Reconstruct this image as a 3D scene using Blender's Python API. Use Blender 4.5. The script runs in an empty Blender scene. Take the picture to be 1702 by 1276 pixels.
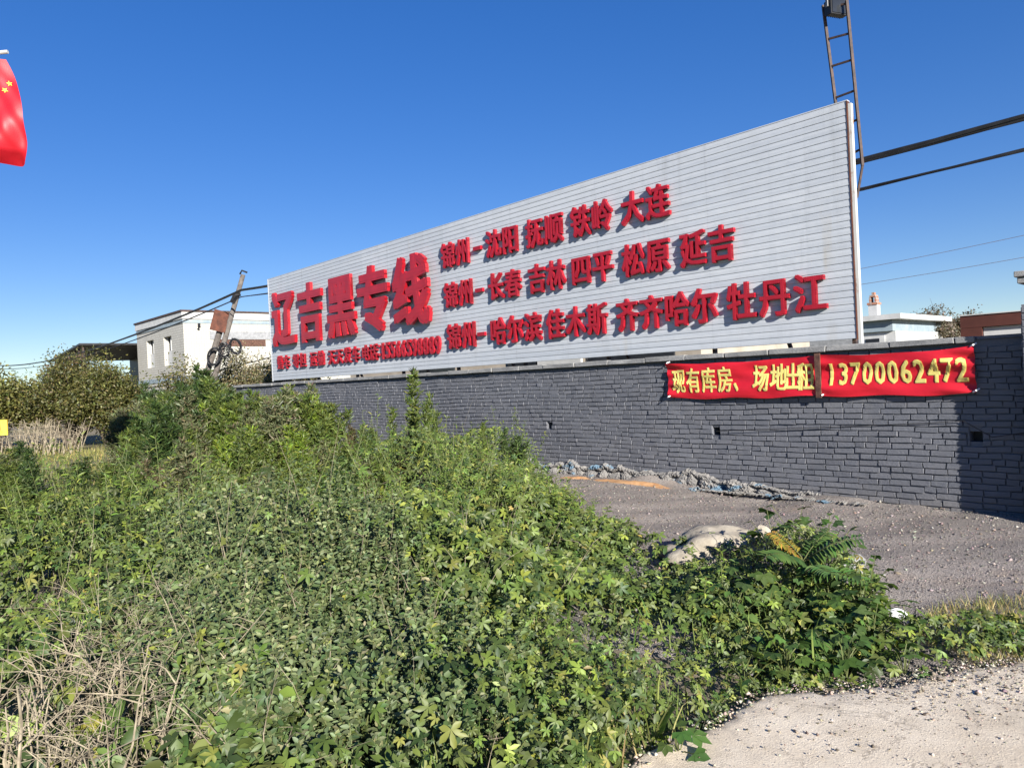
import bpy, bmesh, math, random
import numpy as np
from mathutils import Vector, Matrix
random.seed(7); rng = np.random.default_rng(11)
SC = bpy.context.scene; COL = SC.collection; R_ = math.radians

# ------------------------------------------------------------------ camera, sky, sun, exposure
cam_d = bpy.data.cameras.new('camera'); cam = bpy.data.objects.new('camera', cam_d); COL.objects.link(cam)
cam_d.sensor_fit = 'HORIZONTAL'; cam_d.sensor_width = 36; cam_d.lens = 36*1200/1702
cam_d.clip_start = .05; cam_d.clip_end = 3000
cam.matrix_world = (Matrix.Translation((0, 0, 1.6)) @ Matrix.Rotation(R_(90)-math.atan(8/1200), 4, 'X') @ Matrix.Rotation(R_(-2.8), 4, 'Z'))
SC.camera = cam
SUN_DIR = Vector((1.042, -2.583, 1.12)).normalized()            # towards the sun
wd = bpy.data.worlds.new('World'); SC.world = wd; wd.use_nodes = True
nt = wd.node_tree; nt.nodes.clear()
sky = nt.nodes.new('ShaderNodeTexSky'); sky.sky_type = 'NISHITA'; sky.sun_disc = False
sky.sun_elevation = math.asin(SUN_DIR.z); sky.sun_rotation = math.atan2(SUN_DIR.x, SUN_DIR.y)
sky.air_density = 0.9; sky.dust_density = 0.05; sky.ozone_density = 4.0; sky.altitude = 50
hs = nt.nodes.new('ShaderNodeHueSaturation'); hs.inputs['Saturation'].default_value = 1.52; hs.inputs['Hue'].default_value = .521; hs.inputs['Value'].default_value = 1.34
bgn = nt.nodes.new('ShaderNodeBackground'); bgn.inputs['Strength'].default_value = .076
wo = nt.nodes.new('ShaderNodeOutputWorld')
gm = nt.nodes.new('ShaderNodeGamma'); gm.inputs['Gamma'].default_value = .68
nt.links.new(sky.outputs[0], gm.inputs['Color']); nt.links.new(gm.outputs[0], hs.inputs['Color']); nt.links.new(hs.outputs[0], bgn.inputs['Color']); nt.links.new(bgn.outputs[0], wo.inputs['Surface'])
sun_d = bpy.data.lights.new('sun', 'SUN'); sun_d.energy = 5.0; sun_d.angle = R_(.53); sun_d.color = (1, .965, .905)
sun = bpy.data.objects.new('sun', sun_d); COL.objects.link(sun)
sun.rotation_euler = SUN_DIR.to_track_quat('Z', 'Y').to_euler(); sun.location = SUN_DIR*60
SC.view_settings.view_transform = 'Standard'; SC.view_settings.look = 'None'
SC.view_settings.exposure = 1.2; SC.view_settings.gamma = 1
SC.cycles.max_bounces = 6; SC.cycles.transparent_max_bounces = 4

# ------------------------------------------------------------------ helpers: colour, materials
def lin(r, g, b):
    f = lambda c: (c/255/12.92) if c/255 <= .04045 else ((c/255+.055)/1.055)**2.4
    return (f(r), f(g), f(b))
class NB:                                                      # tiny node-building helper
    def __init__(s, name):
        s.m = bpy.data.materials.new(name); s.m.use_nodes = True; s.t = s.m.node_tree
        s.bsdf = s.t.nodes['Principled BSDF']; s.out = s.t.nodes['Material Output']
        s.co = s.n('ShaderNodeTexCoord').outputs['Object']
    def n(s, typ, **kw):
        x = s.t.nodes.new(typ)
        for k, v in kw.items(): setattr(x, k, v)
        return x
    def l(s, a, b): s.t.links.new(a, b)
    def map(s, scale):
        m = s.n('ShaderNodeMapping'); m.inputs['Scale'].default_value = scale if hasattr(scale, '__len__') else (scale,)*3
        s.l(s.co, m.inputs['Vector']); return m.outputs[0]
    def noise(s, scale, detail=6, rough=.6, vec=None, dist=0):
        x = s.n('ShaderNodeTexNoise'); x.inputs['Scale'].default_value = 1; x.inputs['Detail'].default_value = detail
        x.inputs['Roughness'].default_value = rough; x.inputs['Distortion'].default_value = dist
        s.l(s.map(scale) if vec is None else vec, x.inputs['Vector']); return x.outputs['Fac']
    def voro(s, scale, feature='F1', rnd=1.0, out='Distance'):
        x = s.n('ShaderNodeTexVoronoi', feature=feature); x.inputs['Scale'].default_value = 1; x.inputs['Randomness'].default_value = rnd
        s.l(s.map(scale), x.inputs['Vector']); return x.outputs[out]
    def ramp(s, fac, stops):
        x = s.n('ShaderNodeValToRGB'); e = x.color_ramp.elements
        while len(e) < len(stops): e.new(.5)
        for k, (p, c) in enumerate(stops):
            e[k].position = p; e[k].color = (c if hasattr(c, '__len__') else (c,)*3)[:3]+(1,)
        s.l(fac, x.inputs['Fac']); return x.outputs['Color']
    def mix(s, fac, a, b, mode='MIX'):
        x = s.n('ShaderNodeMix', data_type='RGBA', blend_type=mode)
        for i, v in ((0, fac), (6, a), (7, b)):
            if isinstance(v, bpy.types.NodeSocket): s.l(v, x.inputs[i])
            elif i == 0: x.inputs[0].default_value = v
            else: x.inputs[i].default_value = tuple(v[:3])+(1,)
        return x.outputs[2]
    def math(s, op, a, b=0.):
        x = s.n('ShaderNodeMath', operation=op)
        for i, v in ((0, a), (1, b)):
            if isinstance(v, bpy.types.NodeSocket): s.l(v, x.inputs[i])
            else: x.inputs[i].default_value = v
        return x.outputs[0]
    def bump(s, h, strength=.5, dist=.01):
        x = s.n('ShaderNodeBump'); x.inputs['Strength'].default_value = strength; x.inputs['Distance'].default_value = dist
        s.l(h, x.inputs['Height']); s.l(x.outputs[0], s.bsdf.inputs['Normal'])
    def fin(s, col, rough=.8, metal=0, spec=.4):
        if isinstance(col, bpy.types.NodeSocket): s.l(col, s.bsdf.inputs['Base Color'])
        else: s.bsdf.inputs['Base Color'].default_value = tuple(col[:3])+(1,)
        if isinstance(rough, bpy.types.NodeSocket): s.l(rough, s.bsdf.inputs['Roughness'])
        else: s.bsdf.inputs['Roughness'].default_value = rough
        s.bsdf.inputs['Metallic'].default_value = metal; s.bsdf.inputs['Specular IOR Level'].default_value = spec
        return s.m
def mottled(name, c1, c2, scale=8, rough=.8, bump=.3, bscale=60, bdist=.004, metal=0, spec=.4, lo=.35, hi=.68):
    b = NB(name); f = b.noise(scale); c = b.ramp(f, [(lo, c1), (hi, c2)])
    if bump: b.bump(b.noise(bscale), bump, bdist)
    return b.fin(c, rough, metal, spec)

M = {}
# painted brick
b = NB('painted_brick'); big = b.noise((.8, .8, 1.2)); fine = b.noise(35, 8, .7); per = b.voro((4.3, 4.3, 15.8), out='Color')
perg = b.n('ShaderNodeSeparateColor'); b.l(per, perg.inputs[0])
c = b.ramp(big, [(.3, (.100, .104, .118)), (.7, (.134, .138, .153))])
c = b.mix(b.math('MULTIPLY', perg.outputs[0], .38), c, (.155, .152, .160))
c = b.mix(b.math('MULTIPLY', b.ramp(fine, [(.66, 0), (.76, 1)]), .5), c, (.20, .20, .21))
c = b.mix(b.math('MULTIPLY', b.ramp(b.noise(9, 5, .7), [(.63, 0), (.72, 1)]), .35), c, (.055, .056, .068))
hz = b.n('ShaderNodeSeparateXYZ'); b.l(b.co, hz.inputs[0])                    # splash dirt along the foot
dirt = b.ramp(b.math('ADD', hz.outputs[2], b.math('MULTIPLY', b.noise(5), .25)), [(.12, 1), (.36, 0)])
st_ = b.math('MULTIPLY', b.ramp(b.noise((3, 3, .5), 6, .7), [(.55, 0), (.72, 1)]), .4); c = b.mix(st_, c, (.17, .165, .165))
c = b.mix(b.math('MULTIPLY', dirt, .45), c, (.19, .17, .15))
b.bump(b.math('ADD', b.noise(28, 8, .7), b.math('MULTIPLY', b.noise(120, 4), .5)), .8, .007); M['brick'] = b.fin(c, .75, 0, .35)
b = NB('coping_concrete'); c = b.ramp(b.noise((3, 8, 8), 8, .7), [(.3, (.13, .13, .13)), (.55, (.24, .235, .225)), (.75, (.36, .35, .33))])
b.bump(b.noise(40, 8, .7), .8, .008); M['coping'] = b.fin(c, .9)
b = NB('footing_stone'); c = b.ramp(b.noise(4, 8, .7), [(.3, (.11, .105, .10)), (.55, (.19, .178, .163)), (.75, (.29, .265, .235))])
blue = b.ramp(b.noise((3.5, 3.5, 6), 4, .6), [(.56, 0), (.62, 1)])
c = b.mix(b.math('MULTIPLY', blue, .9), c, (.09, .16, .22)); b.bump(b.noise(22, 8, .7), 1, .015); M['footing'] = b.fin(c, .9)
# sign board
b = NB('painted_tin_siding'); c = b.ramp(b.noise((.25, 1, 14), 3, .5), [(.35, (.40, .42, .445)), (.65, (.475, .49, .505))])
rust = b.math('MULTIPLY', b.ramp(b.noise((2.2, 2.2, .25), 4, .6), [(.62, 0), (.75, 1)]), b.ramp(b.noise(1.3, 4), [(.5, 0), (.65, 1)]))
c = b.mix(b.math('MULTIPLY', rust, .6), c, (.36, .29, .18)); c = b.mix(b.math('MULTIPLY', b.ramp(b.noise(7, 8, .7), [(.5, 0), (.8, 1)]), .35), c, (.27, .28, .29))
c = b.mix(b.math('MULTIPLY', b.ramp(b.noise((5, 5, .35), 6, .7), [(.56, 0), (.75, 1)]), .4), c, (.28, .285, .285))
pn = b.voro((.54, .01, .01), out='Color'); ps = b.n('ShaderNodeSeparateColor'); b.l(pn, ps.inputs[0]); c = b.mix(b.math('MULTIPLY', ps.outputs[0], .22), c, (.30, .32, .34))
b.bump(b.noise((1.5, 1.5, 5), 3), .25, .03)
M['siding'] = b.fin(c, .42, 0, .5)
b = NB('rusty_frame_paint'); r_ = b.ramp(b.noise((5, 5, 3), 8, .7), [(.56, 0), (.66, 1)])
c = b.mix(r_, (.45, .45, .42), (.23, .10, .045)); M['frame'] = b.fin(c, .7)
b = NB('red_letter_face'); d = b.voro(38, rnd=0)
c = b.ramp(b.noise(6, 4), [(.3, (.29, .007, .016)), (.7, (.38, .010, .022))]); c = b.mix(b.ramp(d, [(.24, 1), (.34, 0)]), c, (.16, .004, .010))
b.bump(b.ramp(d, [(.24, 0), (.34, 1)]), .5, .005); M['letter'] = b.fin(c, .38, 0, .5)
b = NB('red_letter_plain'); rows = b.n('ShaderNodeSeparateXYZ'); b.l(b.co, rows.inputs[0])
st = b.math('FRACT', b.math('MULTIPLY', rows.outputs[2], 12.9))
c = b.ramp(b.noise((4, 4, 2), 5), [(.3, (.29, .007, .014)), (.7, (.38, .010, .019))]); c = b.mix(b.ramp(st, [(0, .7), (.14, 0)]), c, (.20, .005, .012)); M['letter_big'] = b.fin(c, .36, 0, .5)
# banner
b = NB('red_banner_cloth'); c = b.ramp(b.noise(3), [(.3, (.47, .007, .018)), (.7, (.55, .011, .024))]); b.bump(b.noise((4, 4, 14), 4), .35, .02); M['banner'] = b.fin(c, .55, 0, .4)
M['gold'] = mottled('yellow_banner_print', (.60, .50, .13), (.70, .60, .19), 9, .6, 0)
M['flag'] = mottled('red_flag_cloth', (.36, .005, .012), (.44, .008, .018), 5, .5, .2, 90)
M['star'] = mottled('yellow_star_cloth', (.80, .62, .05), (.85, .68, .08), 9, .6, 0)
M['white'] = mottled('white_paint', (.40, .40, .38), (.52, .51, .49), 3, .7, .1)
M['black'] = mottled('black_rubber', (.012, .012, .013), (.025, .025, .027), 6, .45, .1)
M['darksteel'] = mottled('dark_rusty_steel', (.03, .022, .02), (.09, .05, .035), 14, .7, .2)
M['rust'] = mottled('rusty_sheet', (.05, .018, .011), (.12, .040, .021), 6, .85, .3)
M['wood'] = mottled('weathered_pole_wood', (.075, .063, .055), (.15, .13, .11), 9, .9, .5)
M['batten'] = mottled('dark_batten_wood', (.05, .022, .016), (.14, .07, .045), 18, .8, .4)
M['glassdark'] = mottled('dark_window_glass', (.015, .017, .02), (.03, .033, .038), 3, .15, 0)
M['grey'] = mottled('galvanised_grey', (.20, .20, .20), (.30, .30, .30), 8, .5, .1)
def tiled(name, c1, c2, cm, scale=1.):
    b = NB(name); x = b.n('ShaderNodeSeparateXYZ'); b.l(b.co, x.inputs[0])
    u = b.math('ADD', x.outputs[0], x.outputs[1])
    cv = b.n('ShaderNodeCombineXYZ'); b.l(u, cv.inputs[0]); b.l(x.outputs[2], cv.inputs[1])
    k = b.n('ShaderNodeTexBrick'); k.inputs['Scale'].default_value = scale
    for nm, v in (('Mortar Size', .02), ('Brick Width', .24), ('Row Height', .12), ('Bias', 0.)): k.inputs[nm].default_value = v
    k.inputs['Color1'].default_value = c1+(1,); k.inputs['Color2'].default_value = c2+(1,); k.inputs['Mortar'].default_value = cm+(1,)
    b.l(cv.outputs[0], k.inputs['Vector'])
    c = b.mix(b.math('MULTIPLY', b.ramp(b.noise((1.5, 1.5, .5), 6, .7), [(.5, 0), (.75, 1)]), .35), k.outputs[0], tuple(v*.55 for v in c1))
    return b.fin(c, .7)
M['tile'] = tiled('cream_wall_tile', (.40, .38, .33), (.45, .43, .375), (.31, .295, .255))
M['stripe'] = mottled('blue_grey_tile_band', (.20, .25, .28), (.27, .32, .34), 3, .7, 0)
M['cream'] = mottled('cream_render', (.30, .255, .20), (.40, .35, .285), 2, .9, .2)
M['redbrick'] = tiled('red_chimney_brick', (.30, .13, .08), (.38, .18, .11), (.3, .27, .24))
M['fascia'] = mottled('brown_red_fascia', (.06, .018, .012), (.085, .026, .017), 3, .6, .1)
M['concrete'] = mottled('broken_concrete', (.24, .205, .155), (.36, .315, .245), 9, .95, .7, 40, .01)
M['yellow'] = mottled('yellow_sign_paint', (.70, .45, .04), (.78, .52, .06), 6, .6, 0)
M['orange'] = mottled('orange_red_paint', (.60, .12, .03), (.65, .15, .05), 6, .6, 0)
M['plastic'] = mottled('white_plastic_film', (.75, .75, .75), (.82, .82, .82), 9, .35, .2)
b = NB('bark'); c = b.ramp(b.noise((9, 9, 3)), [(.3, (.055, .042, .03)), (.7, (.16, .125, .09))]); b.bump(b.noise(40), .6, .006); M['bark'] = b.fin(c, .9)
M['dry_twig'] = mottled('dry_tan_twig', (.15, .12, .08), (.37, .31, .215), 12, .85, .2)
M['green_stem'] = mottled('green_stem', (.06, .075, .02), (.13, .14, .045), 12, .7, 0)
def attr_mat(name, rough=.5, spec=.4, transl=.3):
    b = NB(name); a = b.n('ShaderNodeAttribute', attribute_name='col'); b.fin(a.outputs['Color'], rough, 0, spec)
    if transl:
        tr = b.n('ShaderNodeBsdfTranslucent'); mx = b.n('ShaderNodeMixShader'); mx.inputs[0].default_value = transl
        b.l(b.mix(1., a.outputs['Color'], (1.25, 1.35, .55), 'MULTIPLY'), tr.inputs['Color'])
        b.l(b.bsdf.outputs[0], mx.inputs[1]); b.l(tr.outputs[0], mx.inputs[2]); b.l(mx.outputs[0], b.out.inputs['Surface'])
    return b.m
M['leaf'] = attr_mat('leaf'); M['waxy'] = attr_mat('waxy_leaf', .5, .35, .2); M['straw'] = attr_mat('straw', .7, .3, .2); M['pebble'] = attr_mat('pebble', .9, .3, 0)
# ground
b = NB('earth'); c = b.ramp(b.noise(1.1, 8, .7), [(.3, (.10, .08, .055)), (.55, (.19, .155, .105)), (.75, (.27, .23, .16))])
c = b.mix(b.ramp(b.noise(.12, 6), [(.45, 0), (.6, 1)]), c, (.17, .165, .06)); b.bump(b.noise(30, 8, .7), .9, .02); M['earth'] = b.fin(c, .95)
b = NB('gravel_road'); pv = b.voro(95, out='Color'); sv = b.n('ShaderNodeSeparateColor'); b.l(pv, sv.inputs[0])
c = b.ramp(b.noise(1.4, 8, .65), [(.3, (.165, .136, .112)), (.52, (.265, .222, .186)), (.72, (.38, .325, .27))])
c = b.mix(b.math('MULTIPLY', sv.outputs[0], .5), c, (.29, .265, .245)); c = b.mix(b.ramp(sv.outputs[1], [(.72, 0), (.78, .6)]), c, (.07, .065, .065))
c = b.mix(b.math('MULTIPLY', b.ramp(b.noise(.9, 5), [(.56, 0), (.7, 1)]), .4), c, (.30, .21, .14))
mp = b.n('ShaderNodeMapping'); mp.inputs['Rotation'].default_value = (0, 0, R_(47)); mp.inputs['Scale'].default_value = (.22, 1.9, 1); b.l(b.co, mp.inputs['Vector'])
ru = b.noise(1, 5, .6, vec=mp.outputs[0]); c = b.mix(b.ramp(ru, [(.42, .5), (.52, 0)]), c, (.13, .115, .105)); c = b.mix(b.ramp(ru, [(.56, 0), (.66, .5)]), c, (.36, .315, .27))
b.bump(b.math('ADD', b.math('MULTIPLY', b.voro(95), .7), b.noise(20, 7, .75)), 1, .012); M['road'] = b.fin(c, .95)
b = NB('pavement_concrete'); c = b.ramp(b.noise(2.3, 9, .7), [(.3, (.52, .425, .31)), (.5, (.64, .54, .41)), (.72, (.74, .64, .50))])
c = b.mix(b.ramp(b.noise(60, 5, .7), [(.62, 0), (.72, .5)]), c, (.20, .17, .13)); c = b.mix(b.ramp(b.voro(34), [(.07, .7), (.14, 0)]), c, (.24, .21, .18))
crk = b.ramp(b.math('ABSOLUTE', b.math('SUBTRACT', b.noise(1.6, 9, .62, dist=.6), .5)), [(0, .7), (.007, 0)]); c = b.mix(b.math('MULTIPLY', crk, b.ramp(b.noise(.8), [(.42, 0), (.52, 1)])), c, (.2, .16, .12))
c = b.mix(b.math('MULTIPLY', b.ramp(b.noise(3.1, 7, .7), [(.52, 0), (.7, 1)]), .45), c, (.33, .27, .195))
b.bump(b.math('ADD', b.noise(110, 6, .75), b.math('MULTIPLY', b.noise(9, 8, .7), .8)), .8, .008); M['pave'] = b.fin(c, .95, 0, .2)
M['sand'] = mottled('orange_sand', (.34, .17, .07), (.46, .27, .13), 12, .95, .5)
M['brickdust'] = mottled('crushed_red_brick', (.30, .12, .07), (.38, .2, .13), 14, .95, .6)

# ------------------------------------------------------------------ helpers: meshes and objects
class MB:
    def __init__(s): s.v = []; s.f = []
    def add(s, vs, fs):
        k = len(s.v); s.v += [tuple(v) for v in vs]; s.f += [tuple(i+k for i in f) for f in fs]; return s
    def box(s, x0, x1, y0, y1, z0, z1):
        return s.add([(x0, y0, z0), (x1, y0, z0), (x1, y1, z0), (x0, y1, z0), (x0, y0, z1), (x1, y0, z1), (x1, y1, z1), (x0, y1, z1)],
              [(3, 2, 1, 0), (4, 5, 6, 7), (0, 1, 5, 4), (1, 2, 6, 5), (2, 3, 7, 6), (3, 0, 4, 7)])
    def tube(s, pts, r, n=6, caps=True):
        pts = [Vector(p) for p in pts]; rs = r if hasattr(r, '__len__') else [r]*len(pts); k = len(s.v); up = Vector((.13, .27, .95))
        for i, p in enumerate(pts):
            d = (pts[min(i+1, len(pts)-1)]-pts[max(i-1, 0)])
            if d.length < 1e-9: d = Vector((0, 0, 1))
            d.normalize(); a = d.cross(up)
            if a.length < .05: a = d.cross(Vector((1, 0, 0)))
            a.normalize(); c = d.cross(a)
            for j in range(n):
                t = 2*math.pi*j/n; s.v.append(tuple(p+(a*math.cos(t)+c*math.sin(t))*rs[i]))
        for i in range(len(pts)-1):
            for j in range(n):
                q = (j+1) % n; s.f.append((k+i*n+j, k+i*n+q, k+(i+1)*n+q, k+(i+1)*n+j))
        if caps: s.f.append(tuple(k+j for j in range(n))[::-1]); s.f.append(tuple(k+(len(pts)-1)*n+j for j in range(n)))
        return s
    def bar(s, a, c, w, h):                                     # rectangular bar between two points
        a = Vector(a); c = Vector(c); d = (c-a).normalized(); u = Vector((0, 0, 1)) if abs(d.z) < .9 else Vector((0, 1, 0))
        x = d.cross(u).normalized()*w/2; y = x.normalized().cross(d)*h/2
        vs = [p+e*x+g*y for p in (a, c) for e, g in ((-1, -1), (1, -1), (1, 1), (-1, 1))]
        return s.add(vs, [(0, 1, 2, 3), (7, 6, 5, 4), (0, 4, 5, 1), (1, 5, 6, 2), (2, 6, 7, 3), (3, 7, 4, 0)])
    def build(s, name, m, parent=None, smooth=False, bevel=0):
        me = bpy.data.meshes.new(name); me.from_pydata(s.v, [], s.f); me.update()
        bm = bmesh.new(); bm.from_mesh(me); bmesh.ops.recalc_face_normals(bm, faces=bm.faces)
        if bevel: bmesh.ops.bevel(bm, geom=[e for e in bm.edges if len(e.link_faces) == 2 and e.calc_face_angle(0) > .5], offset=bevel, segments=1, affect='EDGES')
        bm.to_mesh(me); bm.free()
        if smooth: me.polygons.foreach_set('use_smooth', [True]*len(me.polygons))
        return link(name, me, m, parent)
def link(name, me, m, parent=None):
    if m is not None: me.materials.clear(); me.materials.append(M[m] if isinstance(m, str) else m)
    o = bpy.data.objects.new(name, me); COL.objects.link(o)
    if parent is not None: o.parent = parent
    return o
def tag(o, label=None, cat=None, group=None, kind=None):
    if label: o['label'] = label
    if cat: o['category'] = cat
    if group: o['group'] = group
    if kind: o['kind'] = kind
    return o
def empty(name, loc=(0, 0, 0), rz=0, label=None, cat=None, group=None):
    o = bpy.data.objects.new(name, None); COL.objects.link(o); o.location = loc; o.rotation_euler = (0, 0, rz); o.empty_display_size = .2
    return tag(o, label, cat, group)
def np_mesh(name, v, tris, col=None, smooth=False):             # fast mesh from arrays
    v = np.asarray(v, np.float32); tris = np.asarray(tris, np.int32); me = bpy.data.meshes.new(name)
    me.vertices.add(len(v)); me.vertices.foreach_set('co', v.ravel()); me.loops.add(tris.size); me.loops.foreach_set('vertex_index', tris.ravel())
    me.polygons.add(len(tris)); k = tris.shape[1]
    me.polygons.foreach_set('loop_start', np.arange(0, tris.size, k, dtype=np.int32)); me.polygons.foreach_set('loop_total', np.full(len(tris), k, np.int32))
    if smooth: me.polygons.foreach_set('use_smooth', np.ones(len(tris), bool))
    me.update(calc_edges=True)
    if col is not None:
        a = me.color_attributes.new('col', 'FLOAT_COLOR', 'POINT'); c4 = np.ones((len(v), 4), np.float32); c4[:, :3] = col; a.data.foreach_set('color', c4.ravel())
    return me
def unit(a): return a/np.maximum(np.linalg.norm(a, axis=1, keepdims=True), 1e-9)
class Scatter:                                                  # many copies of small leaf templates in one mesh
    def __init__(s): s.V = []; s.T = []; s.C = []; s.k = 0
    def add(s, tpl, pos, nrm, direc, scale, col):
        tv, tt = tpl; n = len(pos); k = len(tv)
        if n == 0: return
        Z = unit(np.asarray(nrm, float)); X = np.asarray(direc, float); X = unit(X-Z*np.sum(X*Z, 1, keepdims=True)); Y = np.cross(Z, X)
        sc = np.asarray(scale, float).reshape(n, 1, 1)
        P = np.asarray(pos)[:, None, :]+sc*(tv[None, :, 0:1]*X[:, None]+tv[None, :, 1:2]*Y[:, None]+tv[None, :, 2:3]*Z[:, None])
        s.V.append(P.reshape(-1, 3)); s.T.append((np.arange(n)[:, None, None]*k+tt[None]+s.k).reshape(-1, 3)); s.k += n*k
        s.C.append(np.repeat(np.asarray(col), k, axis=0))
    def mesh(s, name): return np_mesh(name, np.concatenate(s.V), np.concatenate(s.T), np.concatenate(s.C))
def tpl(v, t): return (np.array(v, float), np.array(t, int))
def elliptic(w=.2, droop=.12):
    return tpl([(0, 0, 0), (.35, w, .05), (.35, -w, .05), (.72, w*.75, .0), (.72, -w*.75, .0), (1, 0, -droop), (.36, 0, -.02), (.72, 0, -.07)],
               [(0, 6, 1), (0, 2, 6), (1, 6, 7), (1, 7, 3), (2, 7, 6), (2, 4, 7), (3, 7, 5), (4, 5, 7)])
def palmate(lobes=((-112, .62), (-56, .88), (0, 1.), (56, .88), (112, .62)), w=.27, droop=.22):
    v = [(0, 0, 0)]; t = []
    for a, L in lobes:
        a = R_(a); ca, sa = math.cos(a), math.sin(a); k = len(v); ww = w
        for x, y, z in ((.30*L, .12, .0), (.30*L, -.12, .0), (.62*L, ww*.62, -.02), (.62*L, -ww*.62, -.02), (L, 0, -droop*L), (.62*L, 0, -.09)):
            v.append((x*ca-y*sa, x*sa+y*ca, z))
        t += [(0, k, k+1), (k, k+5, k+1), (k, k+2, k+5), (k+1, k+5, k+3), (k+2, k+4, k+5), (k+3, k+5, k+4)]
    return tpl(v, t)
ELL = elliptic(.24); ELLN = elliptic(.13, .2); ELLB = elliptic(.30, .2); PALM = palmate(); PALM3 = palmate(((-60, .8), (0, 1), (60, .8)), .3, .25)
BROAD = palmate(((-70, .75), (-25, .9), (25, .9), (70, .75)), .42, .15)
LINE = tpl([(0, -.06, 0), (0, .06, 0), (.55, .10, .03), (.55, -.10, .03), (1, 0, -.05)], [(0, 1, 2), (0, 2, 3), (3, 2, 4)])
BLADE = tpl([(0, -.02, 0), (0, .02, 0), (.4, .02, .04), (.4, -.02, .04), (.75, .014, .03), (.75, -.014, .03), (1, 0, -.08)], [(0, 1, 2), (0, 2, 3), (3, 2, 4), (3, 4, 5), (5, 4, 6)])
def vary(base, n, amt=.25, hue=.12):
    c = np.asarray(base)[None]*(1+rng.normal(0, amt, (n, 1))).clip(.4, 1.8); c = c*(1+rng.normal(0, hue, (n, 3))); return c.clip(.004, .9)
def pick(cols, p, n, amt=.2):
    i = rng.choice(len(cols), n, p=np.array(p)/sum(p)); return (np.array(cols)[i]*(1+rng.normal(0, amt, (n, 1))).clip(.5, 1.7)*(1+rng.normal(0, .07, (n, 3)))).clip(.004, .9)
_ph = rng.uniform(0, 6.28, (24,)); _an = rng.uniform(0, 6.28, (24,)); _fr = np.geomspace(.5, 9, 24)
def wav(x, y, lo=0, hi=24):                                      # smooth pseudo-noise of place
    s = 0*np.asarray(x, float)
    for k in range(lo, hi): s = s+np.sin((x*math.cos(_an[k])+y*math.sin(_an[k]))*_fr[k]+_ph[k])/_fr[k]**.6
    return s
def gz(x, y): return .012*wav(x, y, 4, 24)*np.clip(1-(np.hypot(x, y)-25)/20, 0, 1)-.02
def inpoly(px, py, poly):
    r = np.zeros(len(px), bool); n = len(poly)
    for i in range(n):
        x0, y0 = poly[i]; x1, y1 = poly[(i+1) % n]
        cnd = ((y0 > py) != (y1 > py)); xi = (x1-x0)*(py-y0)/((y1-y0) or 1e-9)+x0; r ^= cnd & (px < xi)
    return r

# wall frame: x runs along the wall (0 at its right end), -y comes out towards the road
TH = R_(43); O = Vector((4.5155, 7.337, 0)); RZ = R_(-47)
DR = np.array([math.sin(TH), -math.cos(TH)]); DN = np.array([-math.cos(TH), -math.sin(TH)]); O2 = np.array([O.x, O.y])
def wf(s, n): p = O2+DR*s+DN*n; return float(p[0]), float(p[1])
def wframe(name, label, cat, group=None): return empty(name, O, RZ, label, cat, group)

# ------------------------------------------------------------------ the ground, road and pavement
def axis(n, near, far): t = np.linspace(-1, 1, n); return np.sign(t)*(near*np.abs(t)+far*np.abs(t)**7)
gx = axis(221, 14, 900); gy = axis(221, 14, 900)+6
X, Y = np.meshgrid(gx, gy); Zg = gz(X, Y)
n0 = len(gx); idx = np.arange(n0*n0).reshape(n0, n0)
quad = lambda I: np.stack([I[:-1, :-1], I[:-1, 1:], I[1:, 1:], I[1:, :-1]], -1).reshape(-1, 4)
tag(link('ground', np_mesh('ground', np.stack([X, Y, Zg], -1).reshape(-1, 3), quad(idx), smooth=True), 'earth'), kind='structure')
ss = np.linspace(-14, 9, 231); nn = np.linspace(-.02, 5.2, 70); S, Nn = np.meshgrid(ss, nn)
PX = O2[0]+DR[0]*S+DN[0]*Nn; PY = O2[1]+DR[1]*S+DN[1]*Nn
edge = (4.85+.25*wav(PX, PY, 6, 16)*.5)
rise = .05*np.exp(-((Nn)/.18)**2)*(1+.5*wav(S*2, Nn, 8, 20))                 # grit banked along the wall foot
Zr = gz(PX, PY)+.022+rise-.05*np.clip((Nn-edge)/.25, 0, 1)
idx = np.arange(S.size).reshape(S.shape)
tag(link('gravel_road', np_mesh('gravel_road', np.stack([PX, PY, Zr], -1).reshape(-1, 3), quad(idx), smooth=True), 'road'), kind='structure')
pv = [(.10, 2.55), (.36, 2.80), (.43, 2.92), (.61, 3.05), (.83, 3.18), (.95, 3.37), (1.24, 3.5), (1.62, 3.56), (1.92, 3.57), (2.21, 3.65), (2.55, 3.69), (3.6, 3.8), (7, 4.0)]
edge_pts = []
for (x0, y0), (x1, y1) in zip(pv, pv[1:]):
    k = max(2, int(math.hypot(x1-x0, y1-y0)/.02))
    for j in range(k): t = j/k; edge_pts.append((x0+(x1-x0)*t, y0+(y1-y0)*t))
ep = np.array(edge_pts); off = .022*wav(ep[:, 0]*4, ep[:, 1]*4, 6, 24)+rng.normal(0, .005, len(ep)); ep[:, 1] += off
rows_ = []                                                       # strips from the broken edge back towards the camera side
for k, (d, z) in enumerate([(-.05, -.03), (0, .006), (.025, .018), (.07, .022), (.2, .024), (.5, .024), (1.2, .024), (3, .024), (8, .024)]):
    rr = np.stack([ep[:, 0]+d*.35, ep[:, 1]-d, np.full(len(ep), z)+(rng.normal(0, .003, len(ep)) if k in (1, 2) else 0)], -1); rows_.append(rr)
P = np.stack(rows_); P[3:, :, 2] += .004*wav(P[3:, :, 0]*2, P[3:, :, 1]*2, 4, 18); idx = np.arange(P.shape[0]*P.shape[1]).reshape(P.shape[:2])
tag(link('pavement', np_mesh('pavement', P.reshape(-1, 3), quad(idx)[:, ::-1], smooth=True), 'pave'), kind='structure')

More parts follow.
